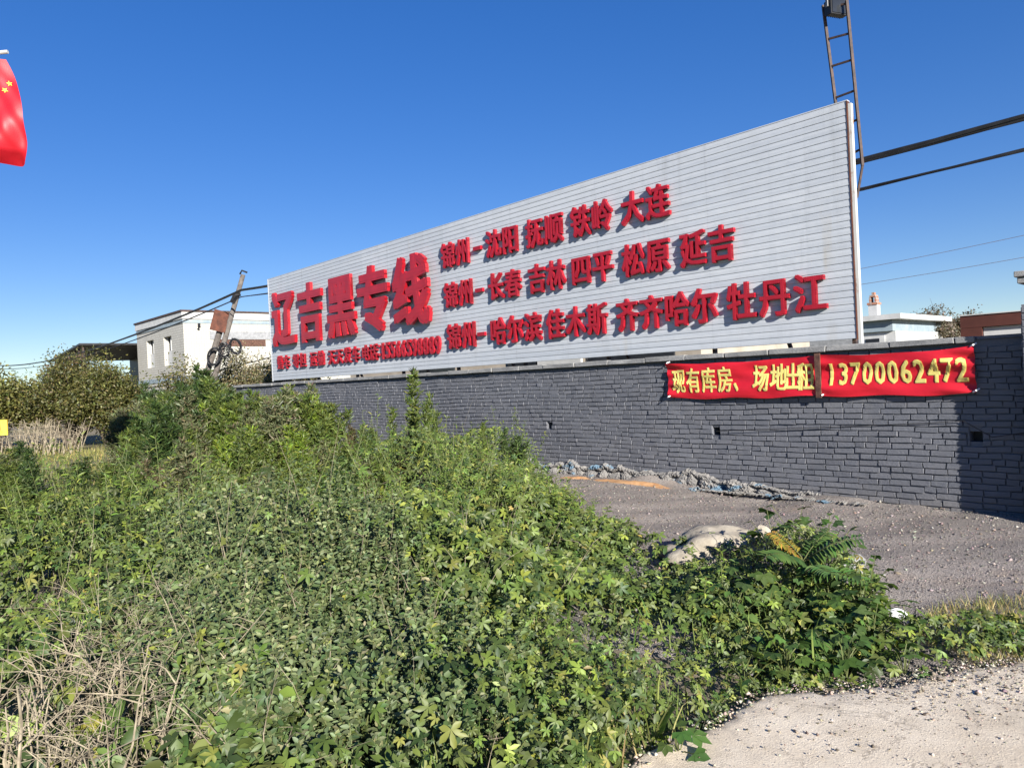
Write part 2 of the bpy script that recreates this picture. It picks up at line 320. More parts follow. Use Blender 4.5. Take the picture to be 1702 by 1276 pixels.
# ------------------------------------------------------------------ the brick wall
wall = wframe('brick_wall', 'long low brick wall painted slate grey, running beneath the sign board', 'wall')
S0, S1, TOPZ = -18.15, .62, 1.735
holes = [(-12.55, .80), (-8.94, .86), (-5.79, .83), (-2.78, .80), (.15, .80)]
mb = MB(); course = .0635; nz_ = int((TOPZ+.06)/course)
V = []; F = []
def hole_at(a, c, z0, z1):
    for hs_, hz_ in holes:
        if a < hs_+.055 and c > hs_-.055 and z0 < hz_+.05 and z1 > hz_-.05: return hs_
    return None
for k in range(nz_):
    z0 = -.06+k*course; z1 = z0+course-random.uniform(.005, .009)
    s = S0-random.uniform(0, .2)
    while s < S1:
        L = random.choice([.21, .20, .215, .105, .19, .15, .11]); a, c = max(s, S0), min(s+L, S1); s += L+random.uniform(.005, .010)
        if c-a < .03: continue
        wv = .012*math.sin(a*1.1+k*.15)+.006*math.sin(a*3.1+k*.4)+.003*math.sin(a*7.7+k)
        segs = [(a, c)]; h = hole_at(a, c, z0, z1)
        if h is not None:
            segs = [q for q in ((a, min(c, h-.055)), (max(a, h+.055), c)) if q[1]-q[0] > .02]
        for a2, c2 in segs:
            j = lambda m: random.uniform(-m, m)
            pr = max(.003, random.gauss(.0072, .0028)); tl = j(.0035); tz = j(.0035); kk = len(V); zz0, zz1 = z0+wv, z1+wv
            V += [(a2, .016, zz0), (c2, .016, zz0), (c2, .016, zz1), (a2, .016, zz1)]
            e = .003
            V += [(a2+e+j(.005), -pr-tl+j(.003), zz0+e+j(.004)+tz), (c2-e+j(.005), -pr+tl+j(.003), zz0+e+j(.004)-tz), (c2-e+j(.005), -pr+tl+j(.003), zz1-e+j(.004)-tz), (a2+e+j(.005), -pr-tl+j(.003), zz1-e+j(.004)+tz)]
            F += [(kk+4, kk+5, kk+6, kk+7), (kk, kk+1, kk+5, kk+4), (kk+1, kk+2, kk+6, kk+5), (kk+2, kk+3, kk+7, kk+6), (kk+3, kk, kk+4, kk+7)]
mb.add(V, F)
# mortar bed, cut round the holes, and the back of the wall
cuts = sorted(h[0] for h in holes); x = S0
for hs_, hz_ in sorted(holes):
    mb.box(x, hs_-.055, .012, .24, -.3, TOPZ+.03); mb.box(hs_-.055, hs_+.055, .012, .24, -.3, hz_-.055); mb.box(hs_-.055, hs_+.055, .012, .24, hz_+.05, TOPZ+.03); x = hs_+.055
mb.box(x, S1, .012, .24, -.3, TOPZ+.03)
mb.build('brickwork', 'brick', wall)
for hs_, hz_ in holes:
    MB().box(hs_-.06, hs_+.06, .15, .16, hz_-.06, hz_+.06).build('drain_hole', 'black', wall)
cap = MB(); s = -18.2
while s < .17:
    L = random.uniform(.55, .72); e = min(s+L, .19); dz = random.uniform(-.006, .006); dn = random.uniform(-.012, .008)
    z0_ = 1.738; k = len(cap.v); cap.box(s+.006, e-.006, -.065+dn, .29, z0_, 1.803+dz)
    for q in range(k, len(cap.v)):
        vx, vy, vz = cap.v[q]; cap.v[q] = (vx+random.uniform(-.006, .006), vy+random.uniform(-.006, .006), vz+random.uniform(-.004, .004))
    s = e
cap.build('coping', 'coping', wall, bevel=.006)
MB().box(.195, S1, -.008, .25, 1.768, 1.80).build('parapet_top', 'brick', wall)
def rock(r, squash=(1, 1, 1), seed=0, sub=2, rough=.22):
    bm = bmesh.new(); bmesh.ops.create_icosphere(bm, subdivisions=sub, radius=1); rr = random.Random(seed); ph = [rr.uniform(0, 6) for _ in range(9)]
    for v in bm.verts:
        d = 1+rough*(math.sin(v.co.x*2.3+ph[0])*math.sin(v.co.y*2.7+ph[1])+.6*math.sin(v.co.z*4.1+ph[2]+v.co.x*3)+.4*math.sin(v.co.y*7+ph[3]))+rr.uniform(-.06, .06)
        v.co = Vector((v.co.x*squash[0], v.co.y*squash[1], v.co.z*squash[2]))*d*r
    out = ([tuple(v.co) for v in bm.verts], [tuple(v.index for v in f.verts) for f in bm.faces]); bm.free(); return out
ft = MB(); fs_ = np.arange(-7.4, -1.35, .013); fz = np.linspace(-.04, 1, 17); cen = []; s = -7.4
while s < -.1: s += random.uniform(.12, .26); cen.append((s, random.uniform(.18, .55), random.uniform(.07, .14), random.uniform(.6, 1.15)))
qh = np.interp(fs_, [-7.4, -6.2, -3.2, -2.2, -1.5, -1.0], [.25, .25, .23, .15, .08, .02])
toph = qh*(1+.10*wav(fs_*5, fs_*0, 8, 24))+rng.normal(0, .006, len(fs_))
for a, (sa, th, q0) in enumerate(zip(fs_, toph, qh)):
    for b_, t in enumerate(fz):
        bul = 0
        for cs, ct, cr, ch_ in cen:
            if abs(cs-sa) < cr: bul = max(bul, ch_*math.sqrt(max(0, 1-((cs-sa)/cr)**2-((t-ct)/.36)**2)))
        out = (.018+.085*bul*(1 if t < .8 else .3)+(.045 if t > .72 else 0)*(1-.6*abs(t-.85)/.15)+random.gauss(0, .007))*min(1, q0/.12)
        if t >= 1: out = -.012
        ft.v.append((sa+random.gauss(0, .003), -out-.006, t*th+random.gauss(0, .004)))
for a in range(len(fs_)-1):
    for b_ in range(16): k = a*17+b_; ft.f.append((k, k+17, k+18, k+1))
for q in range(420):
    s = random.uniform(-7, -.9); r = min(.04, random.lognormvariate(-4.1, .5)); v, f = rock(1, (r, r*.8, r*.7), q, 1, .35); ft.add([(p[0]+s, p[1]-random.uniform(.05, .24), p[2]+.045) for p in v], f)
ft.build('stone_footing', 'footing', wall, smooth=False)
# pier at the wall's right end
pier = wframe('gate_pier', 'tall grey brick pier with stepped cap at the right end of the wall', 'pier')
pb = MB(); A0, A1, N0, N1 = .625, 1.25, .248, -.25
def brick_face(mbx, a0, a1, z0, z1, fn):
    z = z0
    while z < z1-.02:
        s = a0-random.choice((0, .12)); ze = min(z+.0535, z1)
        while s < a1:
            a, c = max(s, a0), min(s+random.choice((.24, .115)), a1); s = c+.010
            if c-a < .03: continue
            pr = random.uniform(.005, .012); e = .004; k = [fn(a, 0, z), fn(c, 0, z), fn(c, 0, ze), fn(a, 0, ze), fn(a+e, pr, z+e), fn(c-e, pr, z+e), fn(c-e, pr, ze-e), fn(a+e, pr, ze-e)]
            mbx.add(k, [(4, 5, 6, 7), (0, 1, 5, 4), (1, 2, 6, 5), (2, 3, 7, 6), (3, 0, 4, 7)])
        z += .0635
pb.box(A0, A1, -N0, -N1, -.2, 2.06)
brick_face(pb, A0, A1, -.05, 2.06, lambda a, p, z: (a, -N0-p, z)); brick_face(pb, -.25, N0, -.05, 2.06, lambda a, p, z: (A0-p, -a, z))
pb.build('shaft', 'brick', pier)
MB().box(A0+.03, A1-.03, -N0+.03, .2, 2.06, 2.25).build('neck', 'brick', pier)
MB().box(A0-.02, A1+.02, -N0-.02, .27, 2.255, 2.31).box(A0-.04, A1+.04, -N0-.04, .29, 2.315, 2.37).build('cap', 'coping', pier, bevel=.006)

# ------------------------------------------------------------------ the sign board
board = wframe('sign_board', 'long pale tin-clad sign board covered in raised red Chinese characters', 'sign')
B0, B1, BZ0, BZ1 = -15.70, -.955, 1.865, 4.495
NST = 34; h = (BZ1-BZ0)/NST; prof = []
for k in range(NST):
    z = BZ0+k*h; prof += [(-.006, z), (.001, z+.001), (.0025, z+.004), (.002, z+h*.5), (-.0005, z+h-.0045), (-.006, z+h-.003)]
xs = list(np.arange(B0, B1, 1.85))+[B1]; sd = MB()
for xa, xb in zip(xs, xs[1:]):
    j = random.uniform(-.002, .002); xa2 = xa+.0015; k = len(sd.v)
    for zz in prof: sd.v.append((xa2, -(zz[0]+.02+j), zz[1])); sd.v.append((xb, -(zz[0]+.02+j), zz[1]))
    for q in range(len(prof)-1): sd.f.append((k+2*q, k+2*q+1, k+2*q+3, k+2*q+2))
sd.add([(B0, .03, BZ0), (B1, .03, BZ0), (B1, .03, BZ1), (B0, .03, BZ1)], [(3, 2, 1, 0)])
sd.build('siding', 'siding', board)
MB().box(B0-.03, B1+.012, -.022, .05, BZ1+.001, BZ1+.012).build('top_trim', 'siding', board)
MB().box(B1+.003, B1+.014, -.03, .035, BZ0-.01, BZ1).build('edge_angle', 'rust', board)
MB().box(B1+.016, B1+.048, -.012, .045, BZ0-.06, BZ1-.03).build('end_tube', 'frame', board)
MB().box(B0-.035, B0-.003, -.03, .045, BZ0-.02, BZ1).build('end_strip', 'siding', board)
MB().box(B0, B1, .06, .10, BZ0+.02, BZ0+.06).box(B0, B1, .06, .10, 3.1, 3.14).box(B0, B1, .06, .10, 4.36, 4.40).build('rear_rail', 'frame', board)
for s in np.linspace(B0+.35, B1-.08, 9):
    MB().box(s-.02, s+.02, .105, .165, 1.8, 4.44).build('post', 'darksteel', board)
for s in np.linspace(B0+1.2, B1-1.0, 6):
    MB().bar((s, .17, 2.3), (s+.25, .9, .3), .04, .04).build('brace', 'darksteel', board)

GC = {}
def glyph(ch, res=2):
    if ch not in GC:
        cu = bpy.data.curves.new('glyph', 'FONT'); cu.body = ch; cu.size = 1; cu.extrude = .5; cu.resolution_u = res
        o = bpy.data.objects.new('glyph', cu); COL.objects.link(o); bpy.context.view_layer.update()
        me = bpy.data.meshes.new_from_object(o.evaluated_get(bpy.context.evaluated_depsgraph_get())); bpy.data.objects.remove(o); bpy.data.curves.remove(cu)
        co = np.empty(len(me.vertices)*3, np.float32); me.vertices.foreach_get('co', co); GC[ch] = (co.reshape(-1, 3), [tuple(p.vertices) for p in me.polygons]); bpy.data.meshes.remove(me)
    return GC[ch]
def put_char(name, ch, sc, zc, w, hgt, n0, depth, mat, parent, bold=.03, em=True, warp=None, bz=None):
    co, fs = glyph(ch); lo, hi = co.min(0), co.max(0); bz = bold if bz is None else bz
    if em: x = (co[:, 0]-.5)*w; z = (co[:, 1]-.38)*hgt
    else: x = (co[:, 0]-(lo[0]+hi[0])/2)/(hi[1]-lo[1])*hgt*w; z = (co[:, 1]-(lo[1]+hi[1])/2)/(hi[1]-lo[1])*hgt
    t = (co[:, 2]-lo[2])/max(hi[2]-lo[2], 1e-6); m_ = MB()
    for k, (a, c) in enumerate(((-1, -1), (1, -1), (1, 1), (-1, 1), (0, 0)) if bold else ((0, 0),)):
        y = -(n0+k*.0004+t*(depth+k*.0006)); m_.add(np.stack([x+sc+a*bold*hgt, y, z+zc+c*bz*hgt], -1).tolist(), fs)
    me = bpy.data.meshes.new(name); me.from_pydata(m_.v, [], m_.f); bm = bmesh.new(); bm.from_mesh(me)
    if warp:
        bmesh.ops.triangulate(bm, faces=bm.faces); bmesh.ops.subdivide_edges(bm, edges=[e for e in bm.edges if e.calc_length() > .05], cuts=2, use_grid_fill=True)
        for v in bm.verts: v.co.y -= warp(v.co.x, v.co.z)
    bmesh.ops.recalc_face_normals(bm, faces=bm.faces); bm.to_mesh(me); bm.free()
    return link(name, me, mat, parent)
ND = .05; NS = .032
for ch, sc in zip('辽吉黑专线', (-14.70, -13.30, -11.88, -10.56, -9.22)):
    put_char('raised_character', ch, sc, 3.41, 1.22, 1.42, .085, .075, 'letter_big', board, .034, bz=.026)
def words(items, zc, w=.40, hgt=.48, bold=.020):
    for text, a, c in items:
        n = len(text); p = (c-a)/n
        for k, ch in enumerate(text): put_char('raised_character', ch, a+p*(k+.5), zc, w, hgt, NS, ND, 'letter', board, bold)
for zc in (3.915, 3.185, 2.42):
    MB().box(-7.37, -7.17, -NS-ND, -NS, zc-.04, zc+.025).build('raised_dash', 'letter', board)
words([('锦州', -8.31, -7.46), ('沈阳', -7.05, -6.22), ('抚顺', -6.06, -5.22), ('铁岭', -5.08, -4.25), ('大连', -4.12, -3.26)], 3.92)
words([('锦州', -8.28, -7.43), ('长春', -7.04, -6.20), ('吉林', -6.06, -5.22), ('四平', -5.12, -4.27), ('松原', -4.14, -3.30), ('延吉', -3.17, -2.33)], 3.19)
words([('锦州', -8.25, -7.40), ('哈尔滨', -7.04, -5.78), ('佳木斯', -5.70, -4.43), ('齐齐哈尔', -4.29, -2.62), ('牡丹江', -2.52, -1.22)], 2.43)
words([('整车', -15.33, -14.60), ('零担', -14.47, -13.74), ('运输', -13.58, -12.83), ('天天发车', -12.70, -11.30), ('电话', -11.22, -10.60)], 2.31, .31, .36, .018)
for z in (2.22, 2.40): MB().box(-10.58, -10.53, -NS-ND, -NS, z, z+.05).build('raised_dot', 'letter', board)
for k, ch in enumerate('15566598889'):
    put_char('raised_character', ch, -10.40+k*.187, 2.31, .72, .31, NS, ND, 'letter', board, .035, em=False)

# ------------------------------------------------------------------ the banner on the wall
ban = wframe('cloth_banner', 'red cloth banner with yellow Chinese characters and a phone number, tied to the wall', 'banner')
def bwarp(s, z):
    u = (z-1.24)/.47; e = math.exp(-((s+3.43)/.25)**2)+math.exp(-((s-.17)/.3)**2)+.6*math.exp(-((s+1.37)/.2)**2)
    return (.014*math.sin(s*2.1+z*9)+.012*math.sin(s*5.3-z*18)+.007*math.sin(s*11+z*26)*(.4+e)+.009*math.sin(z*46+s*2.2)*(.25+e)+.010*math.sin(z*17+s*.9+1.2*math.sin(s*1.7)))+.058
def panel(a, c):
    m_ = MB(); nx, nzz = int((c-a)/.02), 30
    for i in range(nx+1):
        for j in range(nzz+1):
            s = a+(c-a)*i/nx; t = j/nzz; u = (s-a)/(c-a)
            top = 1.705-.028*math.sin(math.pi*u)**.8+.004*math.sin(s*9); bot = 1.235+.010*math.sin(s*7)-.012*math.sin(math.pi*u)
            z = bot+(top-bot)*t; m_.v.append((s, -bwarp(s, z)-.004, z))
    for i in range(nx):
        for j in range(nzz): k = i*(nzz+1)+j; m_.f.append((k, k+nzz+1, k+nzz+2, k+1))
    return m_.build('cloth', 'banner', ban, smooth=True)
panel(-3.45, -1.40); panel(-1.36, .185)
for ch, sc in zip('现有库房、场地出租', (-3.275, -3.045, -2.815, -2.58, -2.36, -2.09, -1.865, -1.685, -1.532)):
    put_char('printed_character', ch, sc, 1.465, .215, .34, .006, .002, 'gold', ban, .017, warp=bwarp)
for k, ch in enumerate('13700062472'):
    put_char('printed_character', ch, -1.238+k*.131, 1.475, .66, .235, .006, .002, 'gold', ban, .026, em=False, warp=bwarp)
MB().box(-1.408, -1.345, -.098, -.080, 1.215, 1.725).build('batten', 'batten', ban)
for s, z in ((-3.44, 1.70), (-3.44, 1.245), (.17, 1.70), (.18, 1.25), (-1.35, 1.23)):
    MB().tube([(s-.02, -.07, z), (s+.01, -.10, z+.012), (s+.03, -.05, z+.03)], .008, 5).build('tie_knot', 'plastic', ban)

# thin black tube standing in for a cable's shadow line on the wall face
tag(MB().tube([wf(s, .035+.02*math.sin(s*2))+(z,) for s, z in ((-2.75, .80), (-2.3, .83), (-1.7, .855), (-1.0, .89), (-.3, .93), (.05, .96), (.3, .80), (.62, .86))], .004, 5).build('wire_shadow_line', 'black'),
    'thin black strand standing in for a cable shadow along the grey wall beneath the red banner', 'wire')

# ------------------------------------------------------------------ lamp ladder, floodlight, cables
lad = empty('lamp_ladder', (3.95, 8.25, 3.2), 0, 'dark steel ladder frame rising behind the right end of the sign board', 'ladder')
L0, L1 = Vector((-.16, .09, 2.52)), Vector((.0, .06, 0.4)); R0, R1 = Vector((.012, -.12, 2.46)), Vector((.10, -.13, .60))
MB().bar(L0, L1, .028, .028).build('rail', 'darksteel', lad); MB().bar(R0, R1, .028, .028).build('rail', 'darksteel', lad)
MB().bar(R1, (.06, -.05, .26), .022, .022).build('foot_strut', 'darksteel', lad)
for t in (.02, .20, .36, .545, .72, .90): MB().bar(L0.lerp(L1, t*.93), R0.lerp(R1, t), .02, .02).build('rung', 'darksteel', lad)
fl = empty('floodlight', (3.88, 8.22, 5.62), R_(20), 'black finned floodlight fixed at the top of the steel ladder', 'lamp')
mb = MB(); mb.box(-.115, .115, -.045, .03, -.09, .09)
for k in range(9): mb.box(-.11+k*.0265, -.10+k*.0265, .03, .065, -.08, .08)
mb.build('housing', 'black', fl, bevel=.004); MB().box(-.10, .10, -.052, -.046, -.075, .075).build('lens', 'glassdark', fl)
MB().bar((-.13, 0, 0), (-.13, 0, .11), .012, .03).bar((.13, 0, 0), (.13, 0, .11), .012, .03).bar((-.136, 0, .112), (.136, 0, .112), .012, .03).build('bracket', 'grey', fl)
def catenary(pts, sag, n=24):
    out = []
    for a, c in zip(pts, pts[1:]):
        a, c = Vector(a), Vector(c); L = (c-a).length
        for k in range(n): t = k/n; p = a.lerp(c, t); p.z -= sag*L*L/100*4*t*(1-t); out.append(p)
    return out+[Vector(pts[-1])]
def cab(name, nlist, r, label, strands=4, sag=.35, wob=.03):
    m_ = MB(); base = catenary(nlist, sag, 40)
    for k in range(strands):
        ph = random.uniform(0, 6); m_.tube([p+Vector((.6, .6, 0))*wob*.4*math.sin(i*.35+ph)+Vector((0, 0, wob*math.sin(i*.22+ph*2))) for i, p in enumerate(base)], r, 6)
    return tag(m_.build(name, 'black'), label, 'cable')
def wp(s, n, z): return wf(s, n)+(z,)
cab('cable_bundle', [wp(-66, -1, 4.6), wp(-19.85, -1, 4.78), wp(-1.2, -1, 4.07), wp(8, -1, 4.35)], .017, 'thick upper bundle of black overhead cables passing behind the sign board', 5, .03, .022)
cab('cable_bundle', [wp(-66, -1, 4.35), wp(-19.85, -1, 4.58), wp(-1.2, -1, 3.72), wp(8, -1, 4.05)], .013, 'thinner lower bundle of black overhead cables passing behind the sign board', 3, .03, .012)
tag(MB().tube(catenary([(-14, 30.0, 2.3), (-6.6, 24.5, 3.1), (6, 20, 4)], .1), .02, 5).build('service_wire', 'black'), 'upper of two dark wires crossing the cream house low down', 'wire')
tag(MB().tube(catenary([(-16, 30.0, 1.9), (-6.6, 24.5, 2.75), (6, 20, 3.6)], .1), .024, 5).build('service_wire', 'black'), 'lower of two dark wires crossing the cream house low down', 'wire')
tag(MB().tube(catenary([(8, 30, 4.6), (40, 26, 10.2)], .05), .009, 4).build('power_line', 'darksteel'), 'upper of two faint grey power lines in the sky by the right chimney', 'wire')
tag(MB().tube(catenary([(8, 30, 4.2), (40, 26, 8.6)], .05), .009, 4).build('power_line', 'darksteel'), 'lower of two faint grey power lines in the sky by the right chimney', 'wire')

# utility pole with its rusty sheet and coils
pole = empty('utility_pole', (-10.6, 24, 0), 0, 'leaning wooden utility pole in front of the cream tiled house', 'pole')
top = Vector((1.86, 0, 5.5)); MB().tube([(0, 0, -.3), top*.5, top], [.105, .09, .075], 10).build('shaft', 'wood', pole, smooth=True)
MB().tube([top+Vector((-.1, 0, .03)), top+Vector((0, -.1, .12)), top+Vector((.14, 0, .06))], .03, 6).build('insulator', 'black', pole)
MB().tube([top*.87+Vector((-.14, -.05, -.2)), top*.87+Vector((.0, -.1, .05)), top*.87+Vector((.12, -.05, .1))], .10, 6).build('cable_clamp', 'black', pole)
MB().tube([(-.45, .1, -.2), (.98, .05, 3.7)], .10, 8).build('strut', 'wood', pole)
sh = MB(); sh.add([(.74, -.2, 3.72), (1.2, -.1, 3.58), (1.32, .05, 4.25), (.88, -.05, 4.40)], [(0, 1, 2, 3)]); o = sh.build('rusty_plate', 'rust', pole)
sol = o.modifiers.new('thick', 'SOLIDIFY'); sol.thickness = .03
for cx, cz, r, tl, lab in ((.85, 2.82, .30, .35, 'lowest left coil of black cable hung on the leaning pole'), (1.20, 3.02, .25, .05, 'middle coil of black cable hung on the leaning pole'), (1.58, 3.12, .27, -.3, 'right coil of black cable hung on the leaning pole')):
    m_ = MB()
    for q in range(8):
        rr = r-.035*abs(random.gauss(0, 1)); pts = []
        for k in range(25): t = 2*math.pi*k/24; pts.append((cx+rr*.72*math.cos(t)+tl*rr*math.sin(t)*.4, -.25+random.uniform(-.05, .05), cz+rr*math.sin(t)))
        m_.tube(pts, .017, 5, caps=False)
    tag(m_.build('cable_coil', 'black'), lab, 'cable coil', 'coils of cable on the leaning pole').location = (-10.6, 24, 0)

# ------------------------------------------------------------------ buildings
hs_ = empty('tiled_house', (-15.78, 35, 0), RZ, 'flat-roofed cream tiled house with a shaded side, left of the sign board', 'house')
HW, HD, HT = 7.45, 14, 5.30
w1 = MB()
wins = [(-5.75, -4.55, 3.15, 4.62), (-2.95, -1.75, 3.15, 4.62)]
w1.box(-HW, 0, .0, HD, 0, 3.15); w1.box(-HW, 0, 0, HD, 4.62, HT); x = -HW
for a, c, z0, z1 in wins: w1.box(x, a, 0, HD, 3.15, 4.62); x = c
w1.box(x, 0, 0, HD, 3.15, 4.62)
for a, c, z0, z1 in wins: w1.box(a, c, .3, HD, 3.15, 4.62)
w1.build('wall', 'tile', hs_)
for a, c, z0, z1 in wins:
    fr = MB().box(a+.02, c-.02, .16, .22, z0, z0+.75).box(a+.02, a+.10, .15, .21, z0+.75, z1-.02).box(c-.10, c-.02, .15, .21, z0+.75, z1-.02).box((a+c)/2-.04, (a+c)/2+.04, .15, .21, z0+.75, z1-.02).build('window', 'white', hs_)
    MB().box(a+.10, c-.10, .24, .26, z0+.76, z1-.03).build('pane', 'glassdark', fr)
MB().box(-HW-.004, .03, -.03, HD, 2.3, 2.52).build('stripe', 'stripe', hs_); MB().box(-HW-.004, .03, -.035, HD, 5.1, 5.25).build('stripe', 'stripe', hs_)
MB().box(-HW-.05, .06, -.06, HD+.1, HT+.002, HT+.34).build('parapet', 'white', hs_); MB().box(-HW-.1, .11, -.11, HD+.15, HT+.345, HT+.43).build('coping', 'darksteel', hs_)
fw = MB().box(.004, .05, 1.25, 4.5, 4.30, 4.70).build('window_hood', 'grey', hs_); MB().box(.004, .03, 1.6, 4.1, 3.95, 4.29).build('window', 'batten', hs_)
MB().tube([(.02, .75, 5.05), (.1, .72, 4.95), (.05, .7, 4.8)], .07, 6).build('vent_pipe', 'black', hs_)
shd = empty('open_shed', (-22.2, 41, 0), RZ, 'dark open shed with a truss roof beside the tiled house', 'shed')
MB().bar((-6.5, .3, 4.1), (1.2, .3, 4.6), 5.0, .10).build('roof', 'black', shd)
m_ = MB()
for k in range(9): x = -6.3+k*.85; m_.bar((x, -2, 3.35), (x+.42, -2, 4.0+k*.06), .07, .07).bar((x+.42, -2, 4.0+k*.06), (x+.85, -2, 3.35), .07, .07)
m_.bar((-6.5, -2, 3.3), (1.2, -2, 3.3), .1, .1).build('truss', 'darksteel', shd)
for x in (-6.2, -2.8, .8): MB().box(x-.1, x+.1, -2.1, -1.9, 0, 3.3).build('post', 'darksteel', shd)
MB().box(-6.5, -2.5, 2.3, 2.5, 0, 4.25).box(-2.5, 1.2, 2.3, 2.5, 0, 4.45).build('back_wall', 'black', shd)
lowb = wframe('low_building', 'long low cream building half hidden behind the wall and sign board', 'building')
m_ = MB(); m_.box(-19, -5.6, -(-4.2), 9, 0, 2.75); m_.build('wall', 'cream', lowb)
MB().box(-19.2, -5.4, 3.95, 9.2, 2.755, 2.87).build('roof', 'darksteel', lowb)
for a, c in ((-15, -13.4), (-11.2, -10.2), (-8.5, -6.2)):
    o = MB().box(a, c, 4.15, 4.21, .9, 2.45).build('window', 'glassdark', lowb); MB().box(a-.06, c+.06, 4.13, 4.19, .8, .895).build('sill', 'white', o)
for a, c in ((-10.1, -8.7),): MB().box(a, c, 4.12, 4.19, .2, 2.4).build('white_panel', 'white', lowb)
wh = empty('white_house', (13.35, 25, 0), RZ, 'small white flat-roofed house with a chimney, right of the sign board', 'house')
MB().box(-6, 0, 0, 5, 0, 2.62).build('wall', 'white', wh); MB().box(-6.2, .3, -.35, 5.2, 3.02, 3.2).build('roof', 'white', wh); MB().box(-6.1, -.05, -.12, 5.1, 2.63, 3.015).build('fascia', 'stripe', wh)
o = MB().box(-1.15, -.35, -.05, -.01, 1.4, 2.5).build('window', 'white', wh); MB().box(-.98, -.52, -.07, -.052, 1.5, 2.4).build('pane', 'glassdark', o)
MB().box(-3.4, -1.3, -.04, -.005, .4, 2.5).build('grey_panel', 'grey', wh)
ch = MB().box(-.98, -.68, .3, .60, 3.205, 3.62).build('chimney', 'white', wh)
MB().box(-1.01, -.65, .27, .63, 3.622, 3.70).build('chimney_cap', 'redbrick', ch)
MB().box(-.95, -.89, .32, .58, 3.705, 3.90).box(-.77, -.71, .32, .58, 3.705, 3.90).box(-.93, -.73, .31, .59, 3.905, 3.97).box(-.88, -.78, .38, .52, 3.975, 4.07).build('chimney_pot', 'redbrick', ch)
gh = empty('gate_house', (8.21, 13, 0), RZ, 'low gatehouse with a brown-red fascia above a white band, beyond the wall', 'building')
MB().box(.0, 3.2, .0, 3, 0, 1.94).build('wall', 'redbrick', gh); MB().box(.28, 3.2, -.03, -.002, 1.945, 2.105).build('white_band', 'white', gh); MB().box(-.06, 3.3, -.10, 3.1, 2.115, 2.33).build('fascia', 'fascia', gh)
MB().box(-.06, .27, -.095, -.002, 1.55, 2.112).build('corner_post', 'fascia', gh); MB().box(-.08, 3.32, -.12, 3.12, 2.332, 2.35).build('roof_edge', 'white', gh)

# ------------------------------------------------------------------ flag at the left edge
flg = empty('flag', (-4.50, 6.3, 0), 0, 'red flag with yellow stars hanging from a pole at the left edge', 'flag')
def fwarp(u, t): return .05*math.sin(u*9+t*3)*(.3+t)+.04*math.sin(t*6+u*4)+.012*math.sin(u*31-t*17)*t+.02*math.sin(u*17+t*9)*t
m_ = MB(); NU, NT = 40, 50; FW, FH = .66, .90
def fpt(u, t, lift=0):
    bulge = .06*math.sin(math.pi*t*.55)*u**2*1.3+.10*t*u; fold = -.10*max(0, t-.86)*u*3
    return (-.36+u*(FW-.075+.05*math.sin(math.pi*min(1, t*1.15)))+bulge*.75-(.05*max(0, t-.88)*9*u), -fwarp(u, t)-lift+max(0, t-.88)*1.4*.3, 4.60-t*FH+.03*(1-u)*t)
for i in range(NU+1):
    for j in range(NT+1): m_.v.append(fpt(i/NU, j/NT))
for i in range(NU):
    for j in range(NT): k = i*(NT+1)+j; m_.f.append((k, k+NT+1, k+NT+2, k+1))
m_.build('cloth', 'flag', flg, smooth=True)
def star(cu, ct, r, rot):
    s = MB(); pts = []
    for k in range(10): a = rot+math.pi*k/5; q = r if k % 2 == 0 else r*.42; pts.append(fpt(cu+q*math.cos(a)/FW, ct+q*math.sin(a)/FH, .008))
    s.add([fpt(cu, ct, .008)]+pts, [(0, 1+k, 1+(k+1) % 10) for k in range(10)]); s.build('star', 'star', flg)
star(.42, .20, .095, .3); star(.915, .235, .026, .9); star(.845, .305, .026, .4); star(.72, .36, .026, .2); star(.80, .13, .026, .1)
MB().tube([(-.42, 0, 4.62), (.26, -.0, 4.655)], .016, 8).build('sleeve', 'white', flg)
MB().tube([(-.42, .05, 0), (-.42, .05, 4.75)], .025, 8).build('pole', 'grey', flg)
# small yellow sign far left
sg = empty('warning_sign', (-15.75, 22, 0), R_(10), 'small yellow and orange sign at the far left edge of the scrub', 'sign')
MB().box(-.35, .30, -.02, .02, .65, 1.12).build('panel', 'yellow', sg); MB().box(-.2, .12, -.026, -.022, .80, .98).build('marking', 'orange', sg); MB().tube([(0, .05, 0), (0, .05, 1.0)], .03, 6).build('post', 'grey', sg)

# ------------------------------------------------------------------ stones, rubble, litter
lump = rock(1, (.42, .30, .16), 5, 4, .20)
tag(MB().add([(p[0]+1.62, p[1]+6.08, max(p[2], -.2)+.08) for p in lump[0]], lump[1]).build('concrete_lump', 'concrete', smooth=True), 'pale rounded concrete lump in front of the leafy heap on the road edge', 'rubble')
v, f = rock(1, (.055, .045, .035), 77, 2, .3); tag(MB().add([(p[0]+2.28, p[1]+4.38, p[2]+.06) for p in v], f).build('plastic_bag', 'plastic'), 'crumpled white plastic bag on the gravel by the grass', 'litter')
RB = ['grey broken stone on the vine-covered heap, beside the concrete lump', 'reddish brick piece on the vine-covered heap', 'grey stone on the right slope of the vine-covered heap', 'small pale stone at the top of the vine-covered heap']
for k, (x, y, z, r, mt) in enumerate(((2.02, 5.55, .22, .13, 'footing'), (2.12, 5.25, .20, .08, 'redbrick'), (2.35, 5.15, .14, .12, 'coping'), (1.95, 5.85, .24, .09, 'concrete'))):
    v, f = rock(1, (r, r*.8, r*.75), 30+k, 2, .25); tag(MB().add([(p[0]+x, p[1]+y, p[2]+z) for p in v], f).build('rubble_stone', mt), RB[k], 'stone', 'stones on the leafy heap')
